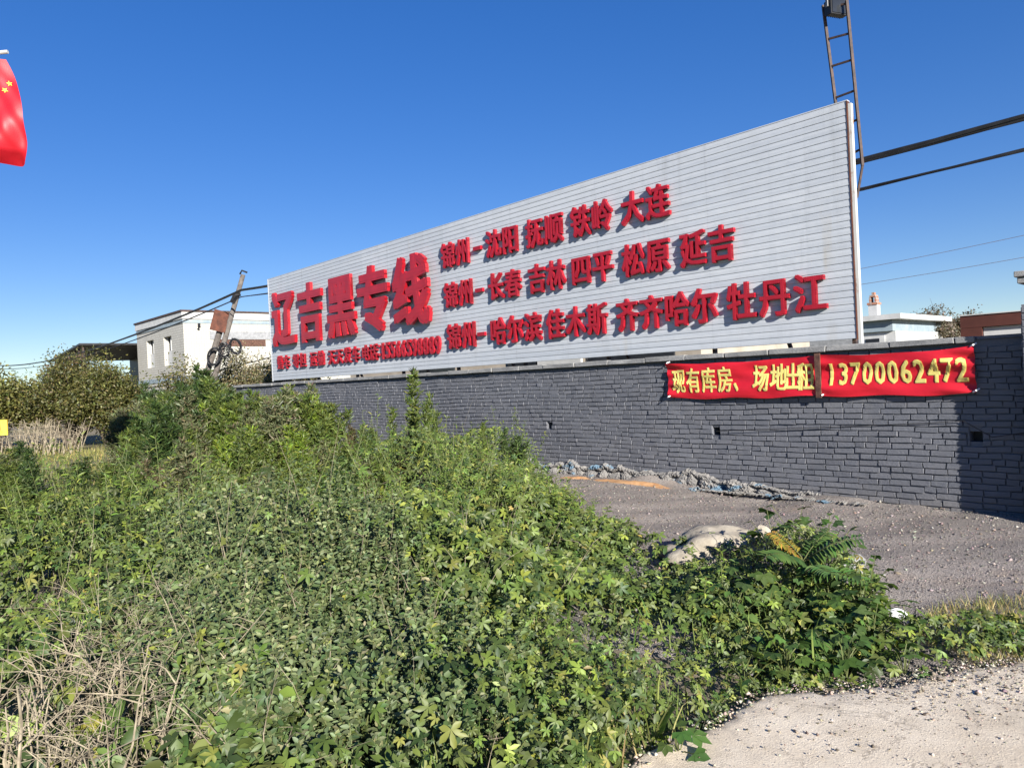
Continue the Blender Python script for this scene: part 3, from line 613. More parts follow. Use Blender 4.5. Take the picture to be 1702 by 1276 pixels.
def mound(name, sx, n, w, d, h_, mat, label, cat):
    bm_ = MB(); cx, cy = wf(sx, n)
    for i in range(25):
        for j in range(13):
            a, c = i/12-1, j/6-1; q = max(0, 1-a*a-c*c); x, y = wf(sx+a*w, n+c*d); bm_.v.append((x, y, float(gz(np.array(x), np.array(y)))+.012+h_*(q**.6*(1+.25*math.sin(a*7+c*3))-.22)+.006*random.uniform(-1, 1)))
    for i in range(24):
        for j in range(12): k = i*13+j; bm_.f.append((k, k+13, k+14, k+1))
    return tag(bm_.build(name, mat, smooth=True), label, cat)
mound('sand_pile', -3.95, .30, .8, .15, .05, 'sand', 'thin spill of orange sand along the foot of the grey wall', 'sand'); mound('sand_pile', -5.0, .3, .35, .10, .05, 'sand', 'small patch of orange sand left of the long sand spill', 'sand')
mound('brick_rubble', -4.35, 2.25, .55, .22, .045, 'brickdust', 'flat patch of crushed red brick in the gravel road', 'rubble')
# gravel and grit
def stones(name, P, r, cols, label, cat):
    base = np.array([(1, 0, 0), (-1, 0, 0), (0, 1, 0), (0, -1, 0), (0, 0, 1), (0, 0, -1)], float); tri = np.array([(0, 2, 4), (2, 1, 4), (1, 3, 4), (3, 0, 4), (2, 0, 5), (1, 2, 5), (3, 1, 5), (0, 3, 5)])
    n = len(P); V = base[None]*rng.uniform(.55, 1.2, (n, 6, 1))+rng.normal(0, .22, (n, 6, 3)); V[:, :, 2] *= .65; V = V*np.asarray(r)[:, None, None]+P[:, None, :]
    T = (np.arange(n)[:, None, None]*6+tri[None]).reshape(-1, 3)
    return tag(link(name, np_mesh(name, V.reshape(-1, 3), T, np.repeat(cols, 6, 0)), 'pebble'), label, cat, kind='stuff')
n = 36000; s_ = rng.uniform(-9, 3.5, n); q_ = rng.uniform(0, 1, n)**1.2*4.9; gp = np.stack([O2[0]+DR[0]*s_+DN[0]*q_, O2[1]+DR[1]*s_+DN[1]*q_], -1)
z = gz(gp[:, 0], gp[:, 1])+.026+.04*np.exp(-(q_/.18)**2)
r = rng.lognormal(-5.1, .5, n).clip(.0035, .030)
stones('gravel', np.column_stack([gp, z]), r, pick([(.22, .19, .165), (.13, .112, .10), (.30, .265, .23), (.26, .19, .15), (.42, .39, .36)], [4, 4, 1.0, 1, .04], n), 'loose grey gravel on the road below the wall', 'gravel')
n = 9000; x = rng.uniform(.3, 3.6, n); y = 3.75-rng.exponential(.33, n); k = (y > 2.2)
ye = np.interp(x, ep[:, 0], ep[:, 1]); k &= y < ye+.05; x, y = x[k], y[k]
clus = wav(x*2.2, y*2.2, 3, 14) > .5; k = (clus & (rng.random(len(x)) < .8)) | (rng.random(len(x)) < .22) | (y > np.interp(x, ep[:, 0], ep[:, 1])-.05); x, y = x[k], y[k]; n = len(x)
stones('grit', np.column_stack([x, y, np.full(n, .027)]), rng.lognormal(-5.55, .55, n).clip(.0018, .018), pick([(.10, .08, .058), (.22, .18, .135), (.42, .37, .30)], [2.4, 2, 1.5], n), 'scattered grit and dark crumbs on the pale concrete', 'grit')

n = 750; i_ = rng.integers(0, len(ep), n); x = ep[i_, 0]+rng.normal(0, .03, n); y = ep[i_, 1]+rng.normal(.0, .035, n)
stones('edge_rubble', np.column_stack([x, y, np.full(n, .018)]), rng.lognormal(-4.95, .5, n).clip(.003, .026), pick([(.44, .37, .285), (.34, .285, .215), (.22, .18, .135)], [3, 2.5, .8], n), 'crumbled chips along the broken edge of the concrete', 'rubble')
# ------------------------------------------------------------------ scrub: footprint, canopy height
FP = [(-4.5, 2.0), (.0, 2.2), (.30, 2.65), (.42, 2.95), (.60, 3.1), (.85, 3.25), (1.0, 3.44), (1.3, 3.57), (1.95, 3.65), (2.12, 4.1), (2.30, 4.8), (2.25, 5.7), (1.75, 5.85), (1.25, 6.3), (.88, 7.4), (.58, 8.5), (.28, 10.1), (-.6, 11.6), (-3, 13.6), (-9, 14.5), (-10, 9)]
def sstep(a, c, x): t = np.clip((x-a)/(c-a), 0, 1); return t*t*(3-2*t)
def canopy(x, y):
    base = .24+.38*sstep(.9, -.7, x); base = base-.14*sstep(-2.6, -4.2, x)
    base = base*(.42+.58*sstep(2.3, 4.0, y-.25*np.minimum(x, 0)*0))
    base = base*(1-.5*sstep(-1.7, -2.5, x)*sstep(6.8, 8.3, y))
    m = .72*np.exp(-((x+1.25)/.95)**2-((y-9.3)/1.2)**2)+.34*np.exp(-((x+.12)/.5)**2-((y-9.2)/1.0)**2)+.27*np.exp(-((x-2.0)/.36)**2-((y-5.1)/.6)**2)
    return np.maximum(.05, base+m-.10*shrubzone(x, y)*0+(.11*wav(x, y, 7, 17)+.06*np.sin(x*9+1.4*np.sin(y*5.3))*np.sin(y*8+1.7*np.sin(x*4.1+1))-.02)*np.clip(base*2, .3, 1))
UPSUN = np.array([.10, -.55, .75])
def sample(n, poly, bounds, dens=None):
    x = rng.uniform(bounds[0], bounds[1], n); y = rng.uniform(bounds[2], bounds[3], n); k = inpoly(x, y, poly)
    # only what the view or a step aside can see
    k &= np.abs(x) < .80*y+.9
    if dens is not None: k &= rng.random(n) < dens(x, y)
    return x[k], y[k]
def shrubzone(x, y): return np.exp(-((x+1.10+.36*(y-3.6))/(.78+.10*(y-3)))**4-((y-4.5)/1.6)**4)*np.clip(.85+.35*wav(x, y, 4, 12), 0, 1)
# low twining vine with lobed leaves
def vine(name, poly, bounds, n, label, cols, pr, size=(.042, .012), cat='vines', deep=.16):
    x, y = sample(n, poly, bounds, lambda x, y: (1-.93*np.clip(shrubzone(x, y)*1.2, 0, 1))*(1-.85*sstep(-1.5, -2.3, x+.16*(y-7))*sstep(6.4, 7.4, y))*np.clip(.60+.72*wav(x*1.3, y*1.3, 6, 18)-.45*sstep(-2.2, -3.2, x)+.35*np.exp(-((x-1.75)/.6)**2-((y-4.8)/.9)**2), .2, 1))
    n = len(x); hcan = canopy(x, y); dp = rng.exponential(deep, n); z = gz(x, y)+np.maximum(hcan-dp*np.clip(hcan*2, .4, 1), .01+.03*rng.random(n))
    nr = UPSUN+rng.normal(0, .42, (n, 3)); a = rng.uniform(0, 6.28, n); dr = np.stack([np.cos(a), np.sin(a), -.5*np.ones(n)], -1)
    dr[:, 1] -= .5; sc = np.clip(rng.normal(size[0], size[1], n), .016, .085)*(1+.35*sstep(3.8, 2.9, y))*(1+.35*np.clip(wav(x*.9+3, y*.9, 8, 16), -1, 1))
    S = Scatter(); t = rng.random(n); col = pick(cols, pr, n, .22)
    for tp, lo, hi in ((PALM, 0, .62), (PALM3, .62, .82), (ELLB, .82, 1)):
        k = (t >= lo) & (t < hi); S.add(tp, np.column_stack([x, y, z])[k], nr[k], dr[k], sc[k]*(1 if tp is not ELLB else .85), col[k])
    o = link(name, S.mesh(name), 'leaf'); tag(o, label, cat, kind='stuff'); return o
GR = [(.090, .124, .027), (.130, .168, .034), (.050, .078, .021), (.22, .25, .045), (.27, .25, .06)]
vine('vine_cover', FP, (-4.5, 2.4, 2.0, 7.2), 62000, 'green lobed vine leaves covering the ground in the foreground and right', GR, [4, 3.4, 3, .9, .15], (.045, .014), deep=.30)
vine('vine_thicket', FP, (-6, .6, 7.2, 12), 40000, 'dense mound of green vines between the shrubs and the grey wall', GR, [4, 2.4, 3, .7, .15], (.055, .016), deep=.32)
vine('verge_weeds', [(1.9, 3.62), (2.5, 3.72), (4.2, 3.92), (4.2, 4.2), (3.0, 4.12), (2.2, 4.2)], (1.8, 4.2, 3.5, 4.05), 3800, 'low green weeds along the concrete edge at far right', GR, [3, 2, 3, .8, .6], (.026, .009), deep=.07)
# small-leaved grey-green shrub mass
def shoots(name, pts, hts, nleaf, ll, cols, pr, tp=ELL, mat='waxy', spread=.25, low=.25, stemmat='green_stem', parent=None, out=.9):
    S = Scatter(); st = MB(); P = []; Nn_ = []; D = []; L = []
    for (x, y), h_ in zip(pts, hts):
        lean = rng.normal(0, spread, 2); z0 = float(gz(np.array(x), np.array(y))); t = np.linspace(low, 1, nleaf)+rng.normal(0, .01, nleaf)
        bx = x+lean[0]*h_*t**1.4; by = y+lean[1]*h_*t**1.4; bz = z0+h_*t; a = np.arange(nleaf)*2.4+rng.uniform(0, 6)
        ou = np.stack([np.cos(a), np.sin(a), np.full(nleaf, .55)], -1)+rng.normal(0, .25, (nleaf, 3))
        P.append(np.stack([bx, by, bz], -1)); D.append(ou*np.array([out, out, 1])); nn_ = np.stack([-np.cos(a)*.3, -np.sin(a)*.3-.65, np.ones(nleaf)], -1)+rng.normal(0, .35, (nleaf, 3)); Nn_.append(nn_)
        L.append(np.clip(rng.normal(ll, ll*.22, nleaf), ll*.4, ll*1.6)*(1.1-.35*t))
        st.tube([(x, y, z0-.02), (x+lean[0]*h_*.38, y+lean[1]*h_*.38, z0+h_*.5), (x+lean[0]*h_, y+lean[1]*h_, z0+h_)], [.004, .003, .0015], 3, False)
    P, Nn_, D, L = map(np.concatenate, (P, Nn_, D, L)); n = len(P); S.add(tp, P, Nn_, D, L, pick(cols, pr, n, .2))
    link('foliage', S.mesh('foliage'), mat, parent); st.build('stems', stemmat, parent)
lump = lambda x, y: np.sin(x*12+1.4*np.sin(y*6.3))*np.sin(y*10+1.7*np.sin(x*5.1+1))
x, y = sample(7200, FP, (-3.8, .6, 2.7, 6.3), lambda x, y: np.clip(shrubzone(x, y)*1.3+.015, 0, 1)); pts = np.stack([x, y], -1)
priv = empty('small_leaved_shrub', (-1.05, 4.7, 0), 0, 'grey-green shrub mass with small narrow oval leaves, centre of the scrub', 'shrub')
GG = [(.086, .115, .042), (.128, .157, .066), (.055, .080, .028), (.20, .215, .10)]
n_ = empty('shrub_offset', (1, 1, 1)); bpy.data.objects.remove(n_)
def parented(root, fn):                                          # build in world space, keep it there under the root
    before = set(COL.objects); fn()
    for o in set(COL.objects)-before:
        if o.parent is root: o.matrix_parent_inverse = Matrix.Translation(root.location).inverted()
parented(priv, lambda: shoots('p', pts, (canopy(x, y)+.03)*rng.uniform(.7, 1.15, len(x))*(1+.34*lump(x, y))*(.80-.16*sstep(4.6, 6.2, y)), 40, .042, GG, [3, 2.4, 2, .8], parent=priv, spread=.2))

# other leafy shoots, big leaves and bare stems mixed into the vines
x, y = sample(2600, FP, (-4.2, 2.4, 3.2, 10), lambda x, y: (1-shrubzone(x, y))*(1-.8*sstep(-1.5, -2.3, x)*sstep(6.4, 7.4, y))*np.clip(.25+.6*wav(x, y, 7, 15), 0, 1)*~((x > 1.0) & (y > 4.9))); pts = np.stack([x, y], -1)
upw = empty('leafy_weeds', (.2, 5, 0), 0, 'upright narrow-leaved green weeds standing among the vines', 'weeds'); tag(upw, kind='stuff')
parented(upw, lambda: shoots('p', pts, (canopy(x, y)+.03)*rng.uniform(.85, 1.5, len(x))+.05, 28, .058, [(.085, .13, .022), (.13, .18, .03), (.20, .22, .045), (.06, .085, .02)], [3, 3, 1, 2], tp=ELLN, mat='leaf', parent=upw, spread=.22, low=.35))
x, y = sample(2600, FP, (-4.2, 2.4, 2.3, 9.5), lambda x, y: np.clip(.2+.7*wav(x, y, 6, 14), 0, 1)*(1-.7*shrubzone(x, y))); n = len(x); S = Scatter()
pos = np.column_stack([x, y, gz(x, y)+canopy(x, y)*rng.uniform(.6, 1.1, n)+.01]); nr = UPSUN+rng.normal(0, .4, (n, 3)); dr = np.column_stack([rng.normal(0, 1, (n, 2)), np.full(n, -.6)]); sc = rng.uniform(.05, .085, n); cl = pick(GR, [4, 3, 3, .5, .05], n, .2); t = rng.random(n)
for tp, lo, hi in ((PALM, 0, .7), (BROAD, .7, 1)):
    k = (t >= lo) & (t < hi); S.add(tp, pos[k], nr[k], dr[k], sc[k]*(1 if tp is PALM else .6), cl[k])
tag(link('large_leaves', S.mesh('large_leaves'), 'leaf'), 'scattered large lobed leaves lying over the vines', 'leaves', kind='stuff')
x, y = sample(620, FP, (-4.5, 2.2, 2.4, 10), lambda x, y: np.clip(.25+.5*wav(x*1.4, y*1.4, 4, 12), 0, 1)); m_ = MB()
for a, c in zip(x, y):
    h_ = float(canopy(np.array(a), np.array(c)))*random.uniform(.9, 1.45)+.04; lx, ly = random.gauss(0, .22), random.gauss(0, .16); r = random.uniform(.0015, .0038)
    cx_, cy_ = random.gauss(0, .10), random.gauss(0, .08); dr_ = random.choice((0, 0, .25, .5))
    m_.tube([(a+lx*t+cx_*t*t+random.gauss(0, .004), c+ly*t+cy_*t*t+random.gauss(0, .004), h_*(t*(1+dr_)-dr_*t**3)) for t in np.linspace(0, 1, 9)], [r*(1-.75*t) for t in np.linspace(0, 1, 9)], 4, False)
    if random.random() < .45: t = random.uniform(.5, .8); b0 = Vector((a+lx*t+cx_*t*t, c+ly*t+cy_*t*t, h_*(t*(1+dr_)-dr_*t**3))); m_.tube([b0, b0+Vector((random.gauss(0, .05), random.gauss(0, .05), .05)), b0+Vector((random.gauss(0, .09), random.gauss(0, .09), .07))], [r*.5, r*.35, r*.15], 3, False)
tag(m_.build('bare_stems', 'dry_twig'), 'thin bare stems and vine runners sticking out of the scrub', 'stems', kind='stuff')

# tall feathery weeds, each a plant of its own
def feather_proto(seed, nb=46, per=20, bushy=1., stems=4):
    rg = np.random.default_rng(seed); P = []; D = []; N_ = []; L = []; st = MB()
    for q in range(stems):
        hq = 1. if q == 0 else rg.uniform(.6, .92); off = rg.normal(0, .03, 2)+ (0 if q == 0 else 1)*rg.normal(0, .05, 2)*bushy; sway = rg.normal(0, .05 if q == 0 else .16, 2)
        pt = lambda t: np.array([off[0]+sway[0]*t**1.4, off[1]+sway[1]*t**1.4, t*hq])
        st.tube([tuple(pt(0)), tuple(pt(.5)), tuple(pt(1))], [.010, .007, .002], 4)
        for k in range(nb):
            t = .10+.90*(k+.5)/nb; a = k*2.4+rg.uniform(-.4, .4); bl = bushy*(.04+.30*(1-t)**.7*min(1, t*3.0+.3))*rg.uniform(.6, 1.25); el = rg.uniform(.5, 1.1)
            b0 = pt(t); d = np.array([math.cos(a)*math.cos(el), math.sin(a)*math.cos(el), math.sin(el)])
            u = np.linspace(.08, 1, per); pos = b0+d*bl*u[:, None]+np.array([0, 0, -.05])*bl*u[:, None]**2
            aa = rg.uniform(0, 6.28, per); dd = d*.8+np.stack([np.cos(aa), np.sin(aa), np.full(per, .25)], -1)*.9
            P.append(pos); D.append(dd); N_.append(rg.normal(0, 1, (per, 3))+np.array([0, -.4, .6])); L.append(rg.uniform(.03, .065, per)*(1.1-.5*u))
            if k % 2 == 0: st.tube([tuple(b0), tuple(b0+d*bl)], [.0028, .001], 3, False)
    return np.concatenate(P), np.concatenate(N_), np.concatenate(D), np.concatenate(L), st
FC = {'olive': ([(.085, .118, .022), (.125, .152, .03), (.055, .082, .018)], [3, 2, 2]), 'bright': ([(.14, .195, .022), (.20, .25, .03), (.09, .14, .02)], [3, 2, 1.5]),
      'dark': ([(.045, .075, .020), (.065, .10, .025), (.03, .055, .015)], [3, 2, 2]), 'grey': ([(.10, .115, .05), (.15, .155, .075), (.17, .14, .08)], [3, 2, 1]), 'brown': ([(.11, .085, .045), (.08, .085, .03), (.16, .12, .06)], [3, 2, 1])}
PROTO = {}
def feather_mesh(kind, var):
    if (kind, var) not in PROTO:
        P, Nv, D, L, st = feather_proto(50+var, bushy=(1., 1.3, .55)[var % 3], stems=(4, 6, 2)[var % 3]); S = Scatter(); S.add(LINE, P, Nv, D, L*1.25, pick(FC[kind][0], FC[kind][1], len(P), .25))
        me = S.mesh('foliage'); o = st.build('stem', 'green_stem'); m2 = o.data; bpy.data.objects.remove(o); PROTO[kind, var] = (me, m2)
    return PROTO[kind, var]
def feather(x, y, h_, kind, var, label, wide=1., group='tall feathery weeds before the wall'):
    me, m2 = feather_mesh(kind, var); r = empty('feathery_weed', (x, y, float(gz(np.array(x), np.array(y)))), random.uniform(0, 6.28), label, 'weed', group)
    a = link('foliage', me, None, r) if me.materials else link('foliage', me, 'leaf', r); c = link('stem', m2, None, r)
    for o in (a, c): o.scale = (h_*wide, h_*wide, h_)
    return r
def gpx(px, py_top, Y):                                          # plant at depth Y whose tip shows at a given pixel of the photograph
    u, v = px-851, py_top-638; c, s = math.cos(R_(2.8)), math.sin(R_(2.8)); u2, v2 = u*c-v*s, u*s+v*c
    return u2/1200*Y, 1.6-(v2+8)/1200*Y
TW = [(688, 612, 10.3, 'olive', 2, 'lone tall thin weed whose tip crosses the wall coping under the sign', 1.0),
 (648, 672, 9.8, 'olive', 2, 'thin olive weed just left of the lone tall weed under the sign', .9), (705, 655, 9.4, 'olive', 0, 'olive weed close beside the lone tall weed, on the vine mound', .6),
 (487, 656, 11.2, 'bright', 0, 'bright yellow-green weed at the right end of the tall weed row', .85), (455, 690, 10.8, 'bright', 1, 'broad bright green weed second from the right of the weed row', .8),
 (420, 668, 11.6, 'olive', 1, 'olive weed in the weed row below the leaning pole', .8), (385, 672, 11.0, 'bright', 0, 'bright green bushy weed in the middle of the weed row', .95),
 (345, 612, 13.2, 'dark', 0, 'tallest dark green weed of the row, under the cable coils', .85), (322, 650, 12.2, 'dark', 1, 'dark bushy weed just left of the tallest weed in the row', .8),
 (365, 640, 13.0, 'olive', 2, 'slim olive weed just right of the tallest weed in the row', .9), (285, 672, 12.6, 'grey', 1, 'grey-green bushy weed below the corner of the tiled house', .9),
 (250, 640, 15.0, 'dark', 1, 'dark weed in front of the shaded house side', .8), (218, 668, 14.0, 'grey', 1, 'grey-green weed left of the dark weed by the house', 1.), (190, 700, 13.2, 'grey', 0, 'pale grey-green weed at the right edge of the grassy clearing', 1.),
 (305, 720, 10.2, 'olive', 1, 'broad olive weed in front of the weed row, beside yellow stalks', 1.), (250, 745, 10.0, 'grey', 1, 'low grey weed in front of the clearing, left of the yellow stalks', 1.3), (135, 762, 11.6, 'dark', 1, 'low wide dark weed at the front of the grassy clearing', 1.8),
 (180, 770, 10.6, 'olive', 1, 'low wide olive weed in front of the clearing', 1.7), (35, 735, 11.5, 'dark', 1, 'dark bushy weed at the left edge under the yellow sign', 1.3), (5, 760, 10, 'olive', 1, 'olive weed at the very left edge, in front of the dark bushy one', 1.4), (75, 815, 9.0, 'olive', 1, 'low olive weed left of centre before the bare patch', 1.6),
 (800, 700, 9.3, 'olive', 2, 'short olive weed poking out of the right half of the vine mound', .8), (845, 712, 9.4, 'dark', 1, 'dark short weed at the right shoulder of the vine mound', .9), (590, 735, 9.2, 'olive', 1, 'low olive weed on the left shoulder of the vine mound', 1.1), (395, 745, 9.3, 'olive', 1, 'olive weed low in the gap before the grey wall', 1.1), (490, 745, 9.0, 'olive', 1, 'olive weed at the left foot of the bare wall stretch', 1.),
 (320, 800, 7.4, 'grey', 1, 'low grey feathery weed above the small-leaved shrub', 1.1), (170, 830, 7.2, 'grey', 1, 'low grey-green weed in the left middle of the scrub', 1.5), (960, 845, 7.3, 'bright', 1, 'small bright weed at the road edge right of the mound', 1.3), (60, 860, 6.6, 'bright', 1, 'small bright weed at left above the dry twigs', 1.6)]
for px, py, Yd, kind, var, lab, wide in TW:
    x_, zt = gpx(px, py, Yd); feather(x_, Yd, max(zt, .25), kind, var, lab, wide)
for px, py, Yd, kd, vr in ((300, 640, 12.5, 'dark', 1), (335, 618, 12.9, 'dark', 1), (355, 632, 12.2, 'olive', 1), (372, 650, 11.8, 'dark', 0), (400, 656, 11.5, 'olive', 1), (430, 662, 11.2, 'bright', 1), (465, 668, 11.4, 'bright', 1), (503, 660, 11.0, 'bright', 1), (515, 672, 10.7, 'bright', 0), (445, 700, 10.2, 'olive', 1), (280, 660, 13, 'grey', 1), (262, 650, 13.8, 'dark', 1), (240, 668, 13.2, 'grey', 1), (318, 690, 11.4, 'grey', 1), (350, 700, 10.8, 'olive', 1), (410, 715, 10.2, 'grey', 1), (225, 690, 12.5, 'olive', 1), (485, 712, 10.2, 'olive', 1)):
    x_, zt = gpx(px, py, Yd); feather(x_, Yd, max(zt, .3), kd, vr, 'tall feathery weed in the dense row before the left end of the wall', 1.05, 'dense row of tall weeds')
xx = rng.uniform(-10.5, -.9, 900); yy = rng.uniform(6.8, 14.8, 900); kk = (np.abs(xx) < .74*yy+.6) & (xx < -.5-.33*(yy-6.8)) & ~((xx < -6.2) & (yy > 11.5)) & (rng.random(900) < .36)
for x_, y_ in zip(xx[kk], yy[kk]):
    rt = x_/y_; hh = (.55+.40*rng.random())*((1.75 if y_ > 9.5 else 1.25) if -.50 < rt < -.27 else 1.)
    if -.67 < rt < -.545 and y_ > 7.5: hh *= .45
    kd = rng.choice(['olive', 'dark', 'grey', 'bright', 'brown'], p=[.28, .20, .25, .09, .18])
    if kd == 'brown' and -.50 < rt < -.27: kd = ('dark', 'olive', 'bright')[int(rng.integers(0, 3))]
    feather(x_, y_, hh, str(kd), int(rng.integers(0, 2)), 'low bushy feathery weed in the thicket filling the left middle of the scrub', 1.1, 'low feathery weeds filling the left of the scrub')

# ------------------------------------------------------------------ bushes and trees further off
def bush(name, x, y, w, d, z0, z1, n, cols, pr, label, cat, ll=.10, tp=ELL, trunk='bark', group=None, nb=16, bare=0, mat='leaf', seed=0):
    rg = np.random.default_rng(900+seed); root = empty(name, (x, y, 0), 0, label, cat, group); st = MB(); P = []
    k = 0; cl = []
    for i in range(nb):
        a = i*2.4+rg.uniform(-.5, .5); rr = math.sqrt((i+.5)/nb); top = z0+(z1-z0)*(.55+.45*rg.random())*(1-.35*rr**2); e = np.array([math.cos(a)*rr*w, math.sin(a)*rr*d, top])
        mid = np.array([e[0]*.35, e[1]*.35, z0*.6+top*.4]); st.tube([(e[0]*.06, e[1]*.06, -.1), tuple(mid), tuple(e)], [.035+.02*rg.random(), .022, .006], 5)
        for q in range(5):
            t = rg.uniform(.35, .95); b0 = mid*(1-t)+e*t; tip = b0+rg.normal(0, 1, 3)*np.array([w*.16, d*.16, (z1-z0)*.13])+np.array([0, 0, .1]); st.tube([tuple(b0), tuple(tip)], [.009, .003], 3, False); cl.append(tip); cl.append(b0*.5+tip*.5)
        cl.append(e); cl.append(mid*.4+e*.6)
    cl = np.array(cl)
    if bare:
        for q in range(bare):
            b0 = cl[rg.integers(len(cl))]; st.tube([tuple(b0), tuple(b0+rg.normal(0, 1, 3)*np.array([.18, .18, .1])*w*.5+np.array([0, 0, .35]))], [.008, .003], 3, False)
    st.build('trunk', trunk, root)
    i = rg.integers(len(cl), size=n); sp = (z1-z0)*.06+w*.03; P = cl[i]+rg.normal(0, sp, (n, 3))*np.array([1.25, 1.25, .85]); P[:, 2] = np.maximum(P[:, 2], z0*.3)
    nr = np.array([.0, -.3, .6])+rg.normal(0, .7, (n, 3)); dr = rg.normal(0, 1, (n, 3)); S = Scatter(); S.add(tp, P, nr, dr, rg.uniform(.6, 1.3, n)*ll, pick(cols, pr, n, .28)); link('crown', S.mesh('crown'), mat, root)
    return root
OL = [(.085, .085, .022), (.12, .115, .03), (.055, .06, .018), (.15, .12, .05)]; BR = [(.10, .075, .035), (.075, .07, .025), (.15, .11, .06)]; YO = [(.13, .125, .03), (.17, .16, .045), (.09, .095, .025)]
bush('bushy_tree', -15.6, 25.5, 2.1, 1.6, .3, 2.75, 38000, OL, [3, 2, 3, 1.6], 'brownish-green bushy tree behind the dry stems at left', 'tree', .095, seed=1, nb=26, group='bushy trees at the left')
bush('bushy_tree', -13.75, 24.5, 1.35, 1.3, .3, 2.65, 28000, OL, [3, 3, 2, .6], 'olive bushy tree in front of the dark shed', 'tree', .095, seed=2, nb=20, group='bushy trees at the left')
bush('bushy_tree', -18.2, 25, 2.4, 1.5, .2, 2.7, 20000, YO, [2, 2, 1], 'low yellowish-green bushy tree at the far left edge', 'tree', .11, seed=3, group='bushy trees at the left')
bush('bushy_tree', -15.9, 26.0, .8, .7, .9, 3.2, 4000, BR, [2, 2, 1], 'thin brown-tipped tree rising behind the bushy ones', 'tree', .10, seed=4, nb=10, group='bushy trees at the left')
bush('sapling', -14.0, 24.9, .4, .35, 1.0, 3.2, 1800, YO, [2, 2, 1], 'slim yellowish sapling rising above the bushy trees left of the shed roof', 'tree', .09, seed=5, nb=6)
bush('leafy_bush', -9.5, 26, 1.7, 1.2, .5, 3.3, 13000, [(.20, .16, .08), (.13, .11, .05), (.28, .24, .14), (.09, .09, .03)], [2, 2, 1.5, 1.5], 'half-bare yellow-brown bush against the cream house wall', 'bush', .085, seed=6, nb=18, bare=60)
bush('leafy_bush', -7.2, 23.5, 1.1, 1.0, .4, 2.9, 10000, [(.10, .085, .04), (.07, .075, .025), (.16, .12, .06)], [2, 2, 1], 'dark brownish bush beside the left end of the sign board', 'bush', .085, seed=7, nb=14, bare=40)
bush('leafy_bush', -10.3, 22.4, .9, .8, .3, 2.55, 5200, OL, [2, 2, 2, 1], 'green-brown bush at the foot of the leaning pole', 'bush', .085, seed=8, nb=12)
for k, (x, y, z, lab) in enumerate(((16.2, 29, 3.15, 'grey bare-branched bush next to the small white house'), (18.0, 30, 3.35, 'tallest brown half-bare bush beyond the right end of the wall'), (19.6, 30.5, 3.2, 'olive-brown bush beside the gatehouse fascia'))):
    bush('bare_bush', x, y, 1.7, 1.2, 1.9, z+.02, 20000, [(.13, .10, .075), (.09, .08, .045), (.18, .14, .10)], [3, 2, 1], lab, 'bush', .10, seed=20+k, nb=22, bare=140, group='bare bushes beyond the wall')
for k, (x, y, z) in enumerate(((-34, 60, 4.2), (-41, 66, 4.0), (-48, 62, 3.4))):
    bush('distant_tree', x, y, 4, 3, .8, z, 3500, OL, [2, 2, 2, 1], ['rightmost of the low trees far off at the left edge', 'middle one of the low trees far off at the left edge', 'farthest left of the low trees far off'][k], 'tree', .3, seed=40+k, nb=12, group='far trees at the left')

# dry stems and twigs
def twigs(name, x, y, w, d, n, hmin, hmax, r, label, cat, side=4, lean=.35, seed=0, mat='dry_twig', thick_first=0):
    rr = random.Random(seed); m_ = MB()
    for k in range(n):
        bx, by = x+rr.uniform(-w, w), y+rr.uniform(-d, d); h_ = rr.uniform(hmin, hmax); lx, ly = rr.gauss(0, lean)*h_, rr.gauss(0, lean)*h_; R0 = r*rr.uniform(.5, 1.25)*(1.6 if k < thick_first else 1)
        pts = [Vector((bx+lx*t+rr.uniform(-.015, .015), by+ly*t+rr.uniform(-.015, .015), -.03+h_*t*(1-.12*t))) for t in (0, .22, .45, .7, 1)]
        m_.tube(pts, [R0, R0*.9, R0*.75, R0*.55, R0*.25], 5, False)
        for q in range(side):
            b0 = pts[rr.randint(1, 3)].lerp(pts[4], rr.uniform(0, .6)); e = b0+Vector((rr.gauss(0, 1), rr.gauss(0, 1), rr.uniform(-.2, .9)))*h_*.22; m2_ = b0.lerp(e, .5)+Vector((0, 0, .02)); m_.tube([b0, m2_, e], [R0*.42, R0*.32, R0*.14], 3, False)
    o = m_.build(name, mat); return tag(o, label, cat)
twigs('dry_twig_bush', -1.95, 3.15, .42, .42, 95, .30, .66, .0045, 'tangled dry tan twigs and dead stems in the bottom left corner', 'dry bush', 6, .35, 1, thick_first=14)
twigs('dry_twig_bush', -2.05, 2.95, .45, .3, 16, .45, .75, .0105, 'thick pale dead stalks standing in the bottom left corner', 'dry bush', 3, .22, 9)
twigs('dry_twig_bush', -1.35, 2.95, .18, .25, 60, .15, .42, .0028, 'pale straw-like dead stems just right of the tangled twigs', 'dry bush', 3, .5, 2)
twigs('dry_twig_bush', -1.9, 4.0, .5, .3, 55, .45, .72, .0028, 'brown dead twigs poking through leaves above the bottom left tangle', 'dry bush', 6, .4, 3)
twigs('dry_stem_clump', -15.3, 22.5, 1.6, .7, 120, .5, 1.35, .018, 'upright clump of bare tan stems by the grassy clearing', 'dry stems', 4, .22, 4)
twigs('dry_stalk', -3.9, 8.3, .7, .4, 34, .45, .95, .006, 'yellow dead stalks standing among the weeds at left', 'dry stems', 5, .15, 5)
twigs('dead_vine', -.35, 3.15, .32, .12, 22, .16, .3, .0035, 'pale dead vine stems lying across the leaves near the concrete', 'dry stems', 3, 1.3, 6)
twigs('dead_flower_stalk', -1.35, 6.5, .08, .05, 10, .7, .95, .004, 'dried pale seed head standing above the middle of the scrub', 'dry stems', 5, .1, 7)

